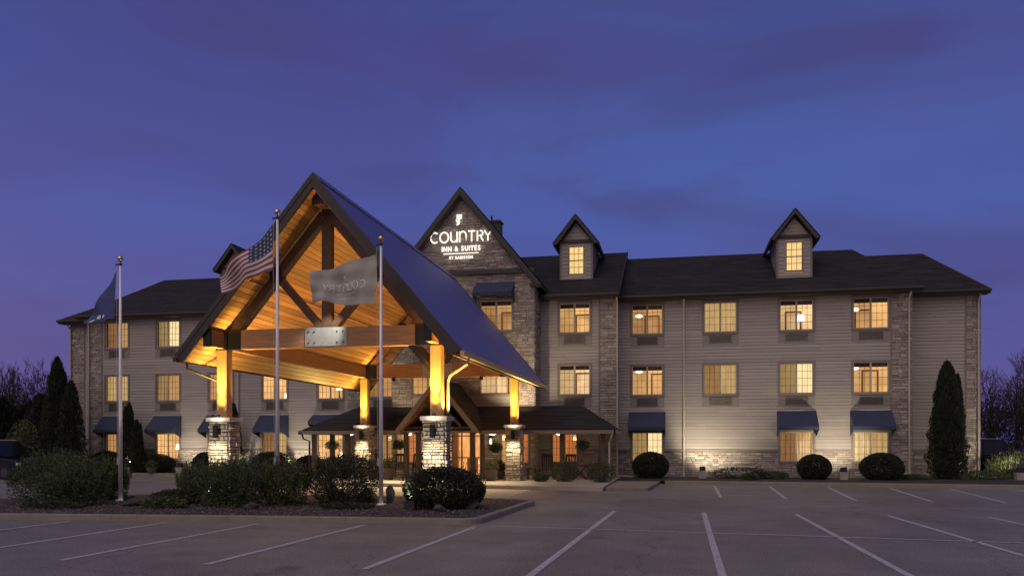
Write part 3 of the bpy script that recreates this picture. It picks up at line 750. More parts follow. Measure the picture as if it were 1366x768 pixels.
hipped(-37.6, -31, 44.45, 48.3, EZ, 12.05, 4.3, None)
# tower roof
for s in (-1, 1):
    e = (TA + s * 4.15, 9.72); 
    P = [(e[0], 40.2, e[1]), (TA, 40.2, TZ + .22), (TA, 48.4, TZ + .22), (e[0], 48.4, e[1])]
    if s < 0: shingle_plane(rf, P[3], P[0], P[1], P[2], 30, rg=rr)
    else: shingle_plane(rf, P[0], P[3], P[2], P[1], 30, rg=rr)
roof = rf.build('roof', 'shingle', hotel)
ub = MB()     # decking under the shingles so that no light passes
for s in (-1, 1):
    ub.slab([(TA + s * 4.13, 40.23, 9.70), (TA, 40.23, TZ + .20), (TA, 48.4, TZ + .20), (TA + s * 4.13, 48.4, 9.70)], (0, 0, -.16))
ub.slab([(-18, 41.7, EZ - .02), (-2.94, 41.7, EZ - .02), (-2.94, 48.5, 12.92), (-18, 48.5, 12.92)], (0, 0, -.12))
ub.slab([(-3.3, 42.9, EZ - .02), (11.5, 42.9, EZ - .02), (9.3, 48.5, 12.52), (-3.3, 48.5, 12.52)], (0, 0, -.12))
ub.slab([(-35.1, 43.1, EZ - .02), (-17.0, 43.1, EZ - .02), (-17, 48.5, 12.47), (-32.9, 48.5, 12.47)], (0, 0, -.12))
for x0, x1, y0 in ((-3.1, 11.4, 43.0), (11.2, 14.85, 44.4), (-17.9, -3.0, 41.8), (-35.0, -17.5, 43.2), (-37.4, -34.9, 44.6)): ub.box(x0, x1, y0, 57, EZ - .09, EZ - .05)
ub.build('roof_deck', 'bronze_trim', roof)
# eaves: fascia, gutter
for x0, x1, y in ((-3.0, 11.62, 42.85), (11.3, 15.0, 44.25), (-7.0, -2.92, 41.65), (-18.05, -14.5, 41.65), (-35.22, -17.6, 43.05), (-37.62, -34.9, 44.45)):
    ev = MB(); ev.box(x0, x1, y - .02, y + .04, EZ - .24, EZ - .005)
    pr = [(0, 0), (-.13, .0), (-.15, .06), (-.14, .12), (-.12, .12), (-.12, .02), (0, .02)]
    vs = [(x, y - .025 + p[0], EZ - .15 + p[1]) for x in (x0, x1) for p in pr]; n = len(pr)
    ev.add(vs, [(i, (i + 1) % n, n + (i + 1) % n, n + i) for i in range(n)] + [tuple(range(n)), tuple(range(n, 2 * n))[::-1]]); ev.build('gutter', 'bronze_trim', hotel)
for x0, x1, y0, y1 in ((-3.0, 11.6, 42.9, 43.38), (11.3, 14.96, 44.3, 44.78), (-7.03, -2.95, 41.7, 42.18), (-18, -14.52, 41.7, 42.18), (-35.2, -17.6, 43.1, 43.58), (-37.6, -34.9, 44.5, 44.98)):
    ev = MB(); ev.box(x0, x1, y0, y1, EZ - .24, EZ - .20); ev.build('eave_soffit', 'bronze_trim', hotel)
ev = MB(); ev.beam((-2.9, 41.62, EZ + .0), (-2.9, 48.5, 12.9), .04, .22)
ev.build('rake_board', 'bronze_trim', hotel)
rk = MB()
for s in (-1, 1):
    rk.slab([(TA + s * 4.17, 40.16, 9.66), (TA, 40.16, TZ + .20), (TA, 40.16, TZ - .18), (TA + s * 3.88, 40.16, 9.64)], (0, .06, 0))
    rk.slab([(TA + s * 3.86, 40.23, 9.66), (TA, 40.23, TZ - .20), (TA, 40.23, TZ - .26), (TA + s * 3.82, 40.23, 9.66)], (0, .3, 0))
    rk.box(TA + s * 3.55, TA + s * 4.12, 40.19, 40.62, 9.60, 9.72)
rk.build('rake_board', 'bronze_trim', hotel)
ch = MB(); ch.box(-9.90, -9.32, 43.0, 43.6, 12.0, 13.75); ch.box(-9.95, -9.27, 42.95, 43.65, 13.62, 13.7)
chim = ch.build('chimney', 'bronze_trim', hotel)
q = MB(); q.tube([(-9.85, 43.3, 13.7), (-9.85, 43.3, 14.0), (-9.85, 43.3, 14.05)], .05, 8); q.build('flue', 'black_steel', chim)

# downspouts
def downspout(x, Y, ztop=EZ - .12, over=.4, mat='pipe_paint', toe=None):
    m = MB(); m.tube([(x, Y - over - .02, ztop), (x, Y - over - .02, ztop - .12), (x, Y - .10, ztop - .42), (x, Y - .10, .32), (x, Y - .2, .2)] + ([toe] if toe else [(x, Y - .45, .17)]), .05, 8)
    for z in (2.6, 5.0, 7.4): m.box(x - .07, x + .07, Y - .12, Y - .02, z, z + .04)
    m.build('downspout', mat, hotel)
downspout(.27, YR); downspout(11.05, YR, toe=(10.4, YR - .5, .2)); downspout(14.6, 44.8, toe=(15.4, 44.0, .16)); downspout(-3.05, YM, toe=(-2.2, YM - .9, .18)); downspout(-34.7, YL); downspout(-24.9, YL); downspout(-37.1, 45.0)

# dormers
def dormer(xc, Y, zb, parent=hotel, wide=.84):
    hw = wide; ez = zb + 2.15; az = zb + 3.55; eo = hw + .36
    w = MB(); F = Fr(0, Y); ops = [(xc - .37, xc + .37, zb + .48, zb + 1.90)]
    siding(w, F, xc - hw, xc + hw, zb - .02, ez, ops, h=.2)
    siding(w, F, 0, 0, ez + .12, az - .35, (), lambda a, b: (xc - max(0, (az - .35 - b) / (az - .35 - ez)) * hw, xc + max(0, (az - .35 - b) / (az - .35 - ez)) * hw), h=.2)
    siding(w, Fr(xc + hw, Y, 0, 1), 0, 3.6, zb - .02, ez + .34, h=.2); siding(w, Fr(xc - hw, Y + 3.6, 0, -1), 0, 3.6, zb - .02, ez + .34, h=.2)
    d = w.build('dormer', 'siding', parent)
    t = MB()
    for s in (-1, 1): t.box(xc + s * hw - .05, xc + s * hw + .05, Y - .035, Y + .02, zb - .02, ez)
    t.box(xc - .43, xc - .37, Y - .04, Y + .03, zb + .42, zb + 1.96); t.box(xc + .37, xc + .43, Y - .04, Y + .03, zb + .42, zb + 1.96)
    t.box(xc - .37, xc + .37, Y - .04, Y + .03, zb + .42, zb + .48); t.box(xc - .37, xc + .37, Y - .04, Y + .03, zb + 1.90, zb + 1.96)
    t.build('dormer_trim', 'taupe_trim', d)
    b = MB(); b.box(xc - hw - .02, xc + hw + .02, Y - .1, Y + .0, ez - .02, ez + .14)
    for s in (-1, 1):
        k = (az - ez) / eo; zz = ez - .12
        b.slab([(xc + s * eo, Y - .42, zz), (xc, Y - .42, az), (xc, Y - .42, az - .24), (xc + s * (eo - .18), Y - .42, zz - .06)], (0, .05, 0))
        b.slab([(xc + s * eo, Y - .40, zz + .02), (xc, Y - .40, az - .01), (xc, Y + 3.6, az - .01), (xc + s * eo, Y + 3.6, zz + .02)], (0, 0, -.10))
    b.build('dormer_fascia', 'bronze_trim', d)
    r = MB()
    for s in (-1, 1):
        zz = ez - .12; P = [(xc + s * (eo + .02), Y - .45, zz + .03), (xc, Y - .45, az + .03), (xc, Y + 3.6, az + .03), (xc + s * (eo + .02), Y + 3.6, zz + .03)]
        if s < 0: shingle_plane(r, P[3], P[0], P[1], P[2], 11, rg=rr)
        else: shingle_plane(r, P[0], P[3], P[2], P[1], 11, rg=rr)
    r.build('dormer_roof', 'shingle', d)
    m = MB()
    for k in (1, 2): xx = xc - .37 + .74 * k / 3; m.box(xx - .012, xx + .012, Y + .01, Y + .03, zb + .48, zb + 1.90)
    for k in (1, 2, 3): zz = zb + .48 + 1.42 * k / 4; m.box(xc - .37, xc + .37, Y + .005, Y + .035, zz - (.025 if k == 2 else .012), zz + (.025 if k == 2 else .012))
    m.build('dormer_window_grid', 'muntin', d)
    c = MB(); curtain_mesh(c, xc - .45, xc + .45, zb + .38, zb + 2.02, Y + .15, .015, .2); c.build('dormer_curtain', 'dormer_light', d)
    gl = MB(); gl.quad((xc - .4, Y + .04, zb + .42), (xc + .4, Y + .04, zb + .42), (xc + .4, Y + .04, zb + 1.98), (xc - .4, Y + .04, zb + 1.98)); gl.build('pane', 'window_glass', d)
emit('dormer_light', (1.0, .68, .26), .85, .12, (3, 1, 1), 2)  # curtain emits in place of lamplight from behind
dormer(5.84, 44.5, 10.25); dormer(-5.35, 43.9, 10.4); dormer(-25.65, 44.5, 9.95)

# ---------------------------------------------------------------- front porch (part of the hotel)
PE, PZ = 37.4, 2.46
pr = MB()
def sp(a, b, c, d, rows): shingle_plane(pr, a, b, c, d, rows, rg=rr)
ZR = 3.70
sp((-18.05, PE, PZ), (-2.8, PE, PZ), (-4.75, 40.6, ZR), (-16.4, 40.6, ZR), 17)
sp((-2.8, PE, PZ), (-2.8, 42.2, PZ), (-4.75, 42.2, ZR), (-4.75, 40.6, ZR), 11)
sp((-18.05, 43.5, PZ), (-18.05, PE, PZ), (-16.4, 40.6, ZR), (-16.4, 43.5, ZR), 11)
pr.quad((-16.4, 40.6, ZR), (-14.5, 40.6, ZR), (-14.5, 42.2, ZR), (-16.4, 42.2, ZR)); pr.quad((-7.05, 40.6, ZR), (-4.75, 40.6, ZR), (-4.75, 42.2, ZR), (-7.05, 42.2, ZR))
GX, GH, GZ = -10.95, 2.0, 4.85      # little centre gable
for s in (-1, 1):
    P = [(GX + s * GH, 36.6, PZ - .05), (GX, 36.6, GZ), (GX, 40.55, GZ), (GX + s * GH, 40.55, PZ - .05)]
    if s < 0: sp(P[3], P[0], P[1], P[2], 15)
    else: sp(P[0], P[3], P[2], P[1], 15)
proof = pr.build('porch_roof', 'shingle', hotel)
pf = MB()
pf.slab([(-18.0, PE + .03, PZ - .03), (-2.85, PE + .03, PZ - .03), (-2.85, 42.1, PZ - .03), (-18.0, 42.1, PZ - .03)], (0, 0, -.06))
for x0, x1 in ((-18.08, GX - GH + .1), (GX + GH - .1, -2.77)):
    pf.box(x0, x1, PE - .14, PE, PZ - .19, PZ - .02)
pf.box(-2.85, -2.72, PE - .14, 42.1, PZ - .19, PZ - .02); pf.box(-18.13, -18.0, PE - .14, 43.5, PZ - .19, PZ - .02)
pf.build('porch_fascia', 'taupe_trim', proof)
gf = MB()
for s in (-1, 1):
    gf.slab([(GX + s * (GH + .03), 36.56, PZ - .06), (GX, 36.56, GZ + .0), (GX, 36.56, GZ - .30), (GX + s * (GH - .24), 36.56, PZ - .10)], (0, .06, 0))
gf.build('porch_gable_board', 'taupe_trim', proof)
gs = MB()
for s in (-1, 1):
    for i in range(10):
        t0, t1 = i / 10 + .006, (i + 1) / 10 - .006
        a = Vector((GX + s * (GH - .04), 0, PZ - .12)); b = Vector((GX, 0, GZ - .09)); p, q_ = a.lerp(b, t0), a.lerp(b, t1)
        gs.slab([(p.x, 36.63, p.z), (q_.x, 36.63, q_.z), (q_.x, 40.5, q_.z), (p.x, 40.5, p.z)], (0, 0, .02))
gs.build('porch_gable_soffit', 'timber', proof)
gt = MB(); gt.box(GX - 1.95, GX + 1.95, 37.5, 37.7, PZ - .08, PZ + .16); gt.box(GX - .09, GX + .09, 37.52, 37.66, PZ + .16, GZ - .25)
gt.beam((GX - .9, 37.6, PZ + .2), (GX, 37.6, PZ + 1.1), .12, .14, (0, 1, 0)); gt.beam((GX + .9, 37.6, PZ + .2), (GX, 37.6, PZ + 1.1), .12, .14, (0, 1, 0))
gt.build('porch_truss', 'porch_timber', proof)
def px2x(px, Y):
    xc = (px - 683) / 1100.; s, c = .1978, .9802; return Y * (-s + xc * c) / (c + xc * s)
for px in (419.5, 443.5, 464, 542, 558, 631, 643.5, 749.5, 804.5):
    x = px2x(px, 37.75); m = MB(); m.box(x - .10, x + .10, 37.65, 37.85, .15, 2.27); m.box(x - .13, x + .13, 37.62, 37.88, .15, .30); m.box(x - .13, x + .13, 37.62, 37.88, 2.27, 2.36); bevel(m.build('porch_post', 'porch_timber', hotel), .008)
bmm = MB(); bmm.box(-18, GX - 1.95, 37.6, 37.9, 2.27, 2.37); bmm.box(GX + 1.95, -2.85, 37.6, 37.9, 2.27, 2.37); bmm.build('porch_beam', 'taupe_trim', hotel)
m = MB(); m.tube([(-2.9, 37.3, 2.3), (-3.0, 37.4, 2.05), (-3.08, 37.6, 1.9), (-3.08, 37.62, .3)], .045, 8); m.build('porch_downspout', 'pipe_paint', hotel)
m = MB(); m.tube([(-17.95, 37.3, 2.3), (-17.9, 37.35, 2.05), (-17.7, 37.6, 1.95), (-17.7, 37.62, .3)], .045, 8); m.build('porch_downspout', 'bronze_trim', hotel)

# ---------------------------------------------------------------- the canopy
CX, CH, CZT, CZE = -10.9, 4.62, 10.05, 4.62
Y0, Y1 = 23.4, 39.3
can = empty('entrance_canopy', (CX, 30.5, 0), 'steep gabled timber entrance canopy on stone and timber columns, glowing amber inside', 'canopy')
sl = Vector((CH, 0, -(CZT - CZE))); ln = sl.length; nrm = {1: Vector((CZT - CZE, 0, CH)).normalized(), -1: Vector((-(CZT - CZE), 0, CH)).normalized()}
for s in (-1, 1):
    r = MB(); e = Vector((CX + s * CH, 0, CZE)); a = Vector((CX, 0, CZT)); n = nrm[s]
    r.slab([(e.x, Y0, e.z), (a.x, Y0, a.z), (a.x, Y1, a.z), (e.x, Y1, e.z)], -n * .035)
    ro = r.build('roof_panel', 'roof_metal', can)
    q = MB()
    for k in range(1, 2): pass
    for t in range(9):
        y = Y0 + .02 + (Y1 - Y0 - .04) * t / 8
    q.slab([(a.x - s * .0, Y0 - .01, a.z + .03), (a.x + s * .22, Y0 - .01, a.z - .229), (a.x + s * .22, Y1 + .01, a.z - .229), (a.x, Y1 + .01, a.z + .03)], n * .02)
    q.build('ridge_cap', 'roof_metal', ro)
    q = MB(); nb = 40
    for i in range(nb):
        t0, t1 = (i + .035) / nb, (i + .965) / nb
        p0 = a.lerp(e, t0) - n * .30; p1 = a.lerp(e, t1) - n * .30
        q.slab([(p0.x, Y0 + .05, p0.z), (p1.x, Y0 + .05, p1.z), (p1.x, Y1 - .05, p1.z), (p0.x, Y1 - .05, p0.z)], n * .03)
    q.build('soffit', 'soffit_board', can)
    q = MB()
    for yy in (Y0 - .03, Y1 - .03):
        q.slab([(e.x + s * .02, yy, e.z - .02), (a.x, yy, a.z + .005), (a.x, yy, a.z - .42), (e.x - s * .30, yy, e.z - .15)], (0, .07, 0))
        q.slab([(e.x + s * .04, yy - .02, e.z + .0), (a.x, yy - .02, a.z + .03), (a.x, yy - .02, a.z - .16), (e.x - s * .06, yy - .02, e.z - .08)], (0, .02, 0))
    q.box(e.x - .03 * (s > 0) , e.x + .03 * (s < 0) + .0, Y0 + .04, Y1 - .04, e.z - .20, e.z - .03)
    q.slab([(a.x, Y0 + .05, a.z - .24), (e.x, Y0 + .05, e.z - .1), (e.x, Y1 - .05, e.z - .1), (a.x, Y1 - .05, a.z - .24)], n * .02)
    q.build('fascia', 'bronze_trim', can)
    q = MB(); x0 = e.x + s * .0
    q.slab([(x0, Y0 + .0, e.z - .05), (x0 + s * .14, Y0 + .0, e.z - .05), (x0 + s * .12, Y0, e.z - .2), (x0, Y0, e.z - .2)], (0, Y1 - Y0, 0))
    q.build('gutter', 'copper_pipe' if s > 0 else 'bronze_trim', can)
# timber frame
TB, TT = 4.88, 5.50
Yc = (24.5, 36.8); PX = (-14.5, -7.3)
for yi, y in enumerate(Yc):
    m = MB(); m.box(PX[0] + .3, PX[1] - .3, y - .15, y + .15, TB, TT); bevel(m.build('tie_beam', 'timber', can), .012)
    m = MB(); m.box(CX - .16, CX + .16, y - .12, y + .12, TT, 9.3); m.build('king_post', 'dark_timber' if yi == 0 else 'timber', can)  # front post gets darker timber, painting in its backlit silhouette
    for s in (-1, 1):
        m = MB(); m.beam((CX + s * 3.35, y, 5.25), (CX + s * .10, y, 9.08), .26, .32, (0, 1, 0)); m.build('principal_rafter', 'dark_timber' if yi == 0 else 'timber', can)  # front rafters darkened the same way, backlit shade in the colour
        m = MB(); m.box(CX + s * 1.72 - .2, CX + s * 1.72 + .2, y - .17, y + .17, 6.98, 7.42); m.build('steel_bracket', 'black_steel', can)
        m = MB(); m.beam((CX + s * .2, y, TT + .0), (CX + s * 1.72, y, 7.2), .22, .26, (0, 1, 0)); m.build('web_strut', 'dark_timber', can)
        if s < 0 or yi: continue
        m = MB(); m.beam((CX + s * 3.5, y, 4.05), (CX + s * 2.75, y, TB + .02), .16, .18, (0, 1, 0)); m.build('knee_brace', 'brace_timber', can)
    m = MB(); m.box(CX - .70, CX + .70, y - .175, y - .155, TB + .03, TT + .0); pl = m.build('gusset_plate', 'galvanised', can)
    bo = MB()
    for sx in (-.58, -.38, .38, .58):
        for z in (TB + .14, TT - .13): bo.tube([(CX + sx, y - .205, z), (CX + sx, y - .175, z)], .022, 8)
    bo.build('bolt', 'black_steel', pl)
    for s in (-1, 1):
        x = PX[0] if s < 0 else PX[1]
        m = MB(); m.box(x - .20, x + .20, y - .2, y + .2, TB - .02, TT - .02); xx = x - s * .18
        m.box(min(xx, xx - s * .48), max(xx, xx - s * .48), y - .165, y + .165, TB - .01, TT + .01); m.build('steel_bracket', 'black_steel', can)
for s, x in ((-1, PX[0]), (1, PX[1])):
    m = MB(); m.box(x - .11, x + .11, 23.5, 39.0, TB + .02, TT - .08); m.build('side_beam', 'timber', can)
    m = MB(); m.box(x - .13, x + .13, 23.46, 23.53, TB, TT - .06); m.build('end_cap', 'black_steel', can)
    if s > 0:
        m = MB(); m.beam((x, 25.4, TB), (x, 24.65, 4.1), .16, .18, (1, 0, 0)); m.build('knee_brace', 'brace_timber', can)
    m = MB(); m.beam((CX + s * 2.3, 23.7, 7.0), (CX + s * 2.3, 39.0, 7.0), .16, .22); m.build('purlin', 'timber', can)
m = MB(); m.box(CX - .15, CX + .15, 23.75, 39.0, 9.22, 9.55); rb = m.build('ridge_beam', 'timber', can)
m = MB(); m.box(CX - .17, CX + .17, 23.71, 23.75, 9.20, 9.57); m.build('end_cap', 'black_steel', rb)
# columns
col_rg = random.Random(21)
for x in PX:
    for y in Yc:
        zb = .15 if y > 30 else .10
        m = MB(); k = .33
        for F in (Fr(x, y - k, 1, 0), Fr(x + k, y, 0, 1), Fr(x, y + k, -1, 0), Fr(x - k, y, 0, -1)):
            stonework(m, F, -k, k, zb, 2.55, (), None, col_rg, dmax=.085, hs=(.055, .15), ls=(.12, .42), gap=.012)
        col = m.build('stone_pier', 'pier_stone', can)
        m = MB(); m.box(x - k + .004, x + k - .004, y - k + .004, y + k - .004, zb - .02, 2.55); m.build('pier_core', 'mortar', col)
        m = MB(); m.box(x - .43, x + .43, y - .43, y + .43, 2.55, 2.68); bevel(m.build('pier_cap', 'stone_cap', col), .02)
        m = MB(); m.box(x - .175, x + .175, y - .175, y + .175, 2.68, TB - .02); bevel(m.build('post', 'post_timber', can), .012)
        sc = MB(); sc.lathe((x + .02, y - k - .25, 2.02), [(.085, 0), (.085, .40), (.02, .405)], 14); sc.box(x - .04, x + .08, y - k - .18, y - k, 2.12, 2.3)
        s_ = sc.build('sconce', 'black_steel', col)
        child_light('sconce_lamp', 'SPOT', s_, (x + .02, y - k - .38, 1.98), 85 if y < 30 else 120, (1.0, .80, .50), (x + .02, y - k - .16, 0), R(165), 1.0, .08)
        child_light('sconce_lamp_up', 'SPOT', s_, (x + .02, y - k - .30, 2.46), 26, (1.0, .80, .50), (x + .02, y - k - .1, 3.2), R(150), 1.0, .05)
        # uplights on the pier cap
        for (dx, dy, nm) in ((0, -.37, 'uplight'),):
            u = MB(); u.lathe((x + dx, y + dy, 2.682), [(.05, 0), (.06, .05), (.05, .09)], 10); uo = u.build(nm, 'black_steel', col)
            child_light('uplight_lamp', 'SPOT', uo, (x + dx, y + dy, 2.79), 120, (1.0, .64, .13), (x + dx * .3, y - .24, 4.6), R(76), 1.0, .04)
            child_light('uplight_lamp', 'SPOT', uo, (x, y + dy - .02, 2.80), 1500, (1.0, .64, .13), (x, y - .21, 4.75), R(36), 1.0, .03)
        inner = 1 if x < CX else -1
        u = MB(); u.lathe((x - inner * .36, y - .1, 2.682), [(.05, 0), (.06, .05), (.05, .09)], 10); uo = u.build('uplight', 'black_steel', col)
        child_light('uplight_lamp', 'SPOT', uo, (x - inner * .37, y - .1, 2.80), 520, (1.0, .66, .18), (x - inner * .7, y + (1.0 if y < 30 else -1.5), 5.0), R(120), .9, .05)
        u = MB(); u.lathe((x + inner * .33, y + .1, 2.682), [(.05, 0), (.06, .05), (.05, .09)], 10); uo = u.build('uplight', 'black_steel', col)
        child_light('uplight_lamp', 'SPOT', uo, (x + inner * .36, y + .1, 2.79), 780 if y < 30 else 300, (1.0, .58, .17), (x + inner * 1.9, y + (1.8 if y < 30 else -1.8), 6.0), R(98), .9, .05)
for x in (-13.0, CX, -8.8):  # added downlights, unseen fixtures put in to brighten the drive
    u = MB(); u.lathe((x, 36.55, TB - .16), [(.07, 0), (.08, .02), (.08, .16)], 14); uo = u.build('added_downlight', 'black_steel', can)
    child_light('added_down_lamp', 'SPOT', uo, (x, 36.5, TB - .18), 1700, (1.0, .76, .40), (x, 33.0, 0), R(72), .9, .06)
# small white spot aimed at the plate
u = MB(); u.tube([(-9.75, 23.75, 6.75), (-9.68, 23.55, 6.95)], .05, 10); uo = u.build('spot_fixture', 'black_steel', can)
child_light('spot_lamp', 'SPOT', uo, (-9.90, 23.5, 6.52), 330, (1.0, .93, .78), (CX, 24.3, 5.25), R(42), .8, .03)
dp = MB(); dp.tube([(CX + CH + .07, 24.1, 4.45), (CX + CH + .07, 24.1, 4.25), (PX[1] + .34, 24.75, 3.95), (PX[1] + .26, 24.82, 3.75), (PX[1] + .26, 24.82, 2.75)], .05, 8); dp.build('downspout', 'copper_pipe', can)
dp = MB(); dp.tube([(CX - CH - .07, 24.1, 4.45), (CX - CH - .07, 24.1, 4.25), (PX[0] - .34, 24.9, 3.85), (PX[0] - .3, 24.95, 2.75)], .045, 8); dp.build('downspout', 'bronze_trim', can)

# ---------------------------------------------------------------- wall sign
strokes = {}
def arcp(cx, cy, rx, ry, a0, a1, n=14): return [(cx + rx * math.cos(R(a0 + (a1 - a0) * i / n)), cy + ry * math.sin(R(a0 + (a1 - a0) * i / n))) for i in range(n + 1)]
def word():
    """monoline letters, cap height 1; returns polylines and total width"""
    out = []; x = 0
    out.append(arcp(x + .42, .5, .42, .5, 50, 310, 18)); x += .98
    out.append(arcp(x + .45, .5, .45, .5, 0, 360, 26)); x += 1.16
    out.append([(x, 1), (x, .38)] + arcp(x + .34, .38, .34, .38, 180, 360, 12) + [(x + .68, 1)]); out.append([(x + .68, 1), (x + .68, 0)]); x += .94
    out.append([(x, 0), (x, 1)]); out.append([(x, .62)] + arcp(x + .34, .62, .34, .38, 180, 0, 12) + [(x + .68, 0)]); x += .90
    out.append([(x, 1), (x + .74, 1)]); out.append([(x + .37, 1), (x + .37, 0)]); x += .98
    out.append([(x, 0), (x, 1), (x + .30, 1)] + arcp(x + .30, .76, .27, .24, 90, -90, 10) + [(x, .52)]); out.append([(x + .30, .52), (x + .60, 0)]); x += .74
    out.append([(x, 1), (x + .36, .48), (x + .72, 1)]); out.append([(x + .36, .48), (x + .36, 0)]); x += .72
    return out, x
def text_mesh(s, bold=.02):
    c = bpy.data.curves.new('t', 'FONT'); c.body = s; c.size = 1; c.align_x = 'CENTER'; c.offset = bold; c.space_character = 1.12
    o = bpy.data.objects.new('t', c); C.objects.link(o)
    dg = bpy.context.evaluated_depsgraph_get(); me = bpy.data.meshes.new_from_object(o.evaluated_get(dg))
    vs = [tuple(v.co) for v in me.vertices]; fs = [tuple(p.vertices) for p in me.polygons]
    bpy.data.objects.remove(o); bpy.data.meshes.remove(me); bpy.data.curves.remove(c)
    return vs, fs
logo = [[(-.30, 1.0), (-.30, .42), (-.02, .16), (.10, .42), (.34, .42), (.38, 1.0), (.12, .92), (-.05, 1.02)],
        [(-.42, .30), (-.30, .34), (-.24, .12), (-.10, .06), (.02, .14), (.10, .22), (.12, -.05), (.02, -.28), (-.14, -.42), (-.32, -.40), (-.34, -.30), (-.22, -.18), (-.20, -.04), (-.36, .06)]]
sg = empty('wall_sign', (-10.8, YT - .1, 11.2), 'illuminated white sign lettering on the stone gable of the tower', 'sign')
wl, ww = word(); k = 3.16 / ww; ys = YT - .17
word_groups = [[0], [1], [2, 3], [4, 5], [6, 7], [8, 9], [10, 11]]
for gidx in word_groups:
  m = MB()
  for p in [wl[i] for i in gidx]: m.tube([(-12.38 + q[0] * k, ys, 12.02 + q[1] * .52) for q in p], .037, 8)
  m.build('letter', 'sign_letter', sg)
for txt, z, size, wd in (('INN & SUITES', 11.57, .24, 2.08), ('BY RADISSON', 11.17, .14, 1.26)):
    wds = {'I': .36, ' ': .42, '&': .85, 'S': .70, 'U': .80, 'T': .66, 'E': .66, 'B': .76, 'Y': .74, 'R': .76, 'A': .82, 'D': .84, 'O': .92, 'N': .86}
    tot = sum(wds[c_] for c_ in txt); ux = 0
    for c_ in txt:
        w_ = wds[c_]
        if c_ != ' ':
            vs, fs = text_mesh(c_, .03); sc = wd / tot; mz = size / .70
            b = MB(); b.add([(-10.80 - wd / 2 + (ux + w_ / 2) * sc + v[0] * sc, ys, z + v[1] * mz) for v in vs], fs)
            o = b.build('letter', 'sign_letter', sg); sm = o.modifiers.new('solid', 'SOLIDIFY'); sm.thickness = .04
        ux += w_
m = MB(); m.box(-11.72, -9.88, ys - .02, ys + .02, 11.415, 11.455); m.build('sign_rule', 'sign_letter', sg)
m = MB()
for p in logo: m.slab([(-10.90 + a * .40, ys - .02, 13.03 + b * .38) for a, b in p], (0, .05, 0))
m.build('sign_emblem', 'sign_letter', sg)

# ---------------------------------------------------------------- flags and poles
def flagpole(x, y, h, label):
    t = empty('flagpole', (x, y, .11), label, 'flagpole', 'flagpoles on the island')
    m = MB(); m.tube([(x, y, .11), (x, y, h * .5), (x, y, h)], .065, 14, r2=.034); m.build('pole', 'pole_metal', t, smooth=True)
    m = MB(); m.lathe((x, y, .11), [(.14, 0), (.13, .03), (.075, .05)], 16); m.build('base_collar', 'pole_metal', t)
    m = MB(); m.lathe((x, y, h), [(.05, 0), (.05, .05), (.015, .06), (.015, .12)], 12); m.box(x - .16, x + .02, y - .02, y + .02, h + .0, h + .04); m.build('truck', 'black_steel', t)
    m = MB(); pf_ = [(.001 + .085 * math.sin(math.pi * i / 10), h + .20 - .085 * math.cos(math.pi * i / 10)) for i in range(11)]; m.lathe((x, y, 0), pf_, 16); m.build('finial_ball', 'gold_ball', t, smooth=True)
    m = MB(); m.tube([(x - .13, y, h), (x - .11, y - .02, h * .5), (x - .09, y, 1.3)], .006, 5); m.build('halyard', 'rope', t)
    m = MB(); m.box(x - .11, x - .05, y - .02, y + .02, 1.2, 1.42); m.build('cleat', 'galvanised', t)
flagpole(-16.61, 22.2, 7.25, 'leftmost steel flagpole, carrying the limp dark blue flag')
flagpole(-11.45, 22.2, 8.38, 'tallest steel flagpole, carrying the striped flag')
flagpole(-8.27, 22.2, 7.45, 'steel flagpole before the right column, carrying the grey flag')
def grid_flag(name, mat, fn, nu=46, nv=22, parent=None, **kw):
    vs = [fn(i / nu, j / nv) for j in range(nv + 1) for i in range(nu + 1)]
    fs = [(j * (nu + 1) + i, j * (nu + 1) + i + 1, (j + 1) * (nu + 1) + i + 1, (j + 1) * (nu + 1) + i) for j in range(nv) for i in range(nu)]
    m = MB(); m.add(vs, fs); o = m.build(name, mat, parent, smooth=True, **kw)
    uv = o.data.uv_layers.new(name='UVMap')
    for lp in o.data.loops:
        idx = lp.vertex_index; uv.data[lp.index].uv = ((idx % (nu + 1)) / nu, (idx // (nu + 1)) / nv)
    return o
def f_us(u, v):
    x = -11.60 - 1.85 * u + .25 * u * v
    top = 8.20 - 1.35 * u ** .85; bot = 6.88 - .62 * u ** 1.3
    z = top + (bot - top) * v
    y = 22.2 + .16 * math.sin(7.5 * u + 2.2 * v) * u ** .6 + .07 * math.sin(15 * u - 3 * v) * u
    return (x + .05 * math.sin(9 * u + 4 * v) * u, y, z + .06 * math.sin(11 * u + 1.5) * u)
def f_nv(u, v):
    top = 7.12 - 1.55 * u ** .9; bot = 5.62 - .12 * u
    return (-16.74 - 1.1 * u - .10 * v * (1 - u), 22.2 + .09 * math.sin(9 * u + 3 * v) * (u ** .5 + .05), top + (bot - top) * v + .03 * math.sin(13 * u) * v)
def f_gr(u, v):
    top = 7.22 - .48 * u; bot = 5.80 + .08 * u
    z = top + (bot - top) * v
    return (-8.44 - 1.98 * u + .07 * v * u + .045 * math.sin(12 * u + 4 * v), 22.2 + .14 * math.sin(9 * u + 3.2 * v + .4) * u ** .6 + .03 * math.sin(19 * u - 5 * v) * u ** .5 + .02 * math.sin(16 * v + 3 * u), z + .07 * math.sin(8 * u + 1.2 * v + .3) * u)
fe = grid_flag('flag', 'flag_stripes', f_us); tag(fe, 'red and white striped flag with starred blue canton billowing from the tallest pole', 'flag')
fb = empty('flag', (-16.8, 22.2, 5.5), 'dark navy flag drooping from the leftmost flagpole', 'flag')
grid_flag('flag_cloth', 'flag_navy', f_nv, parent=fb)
m = MB()
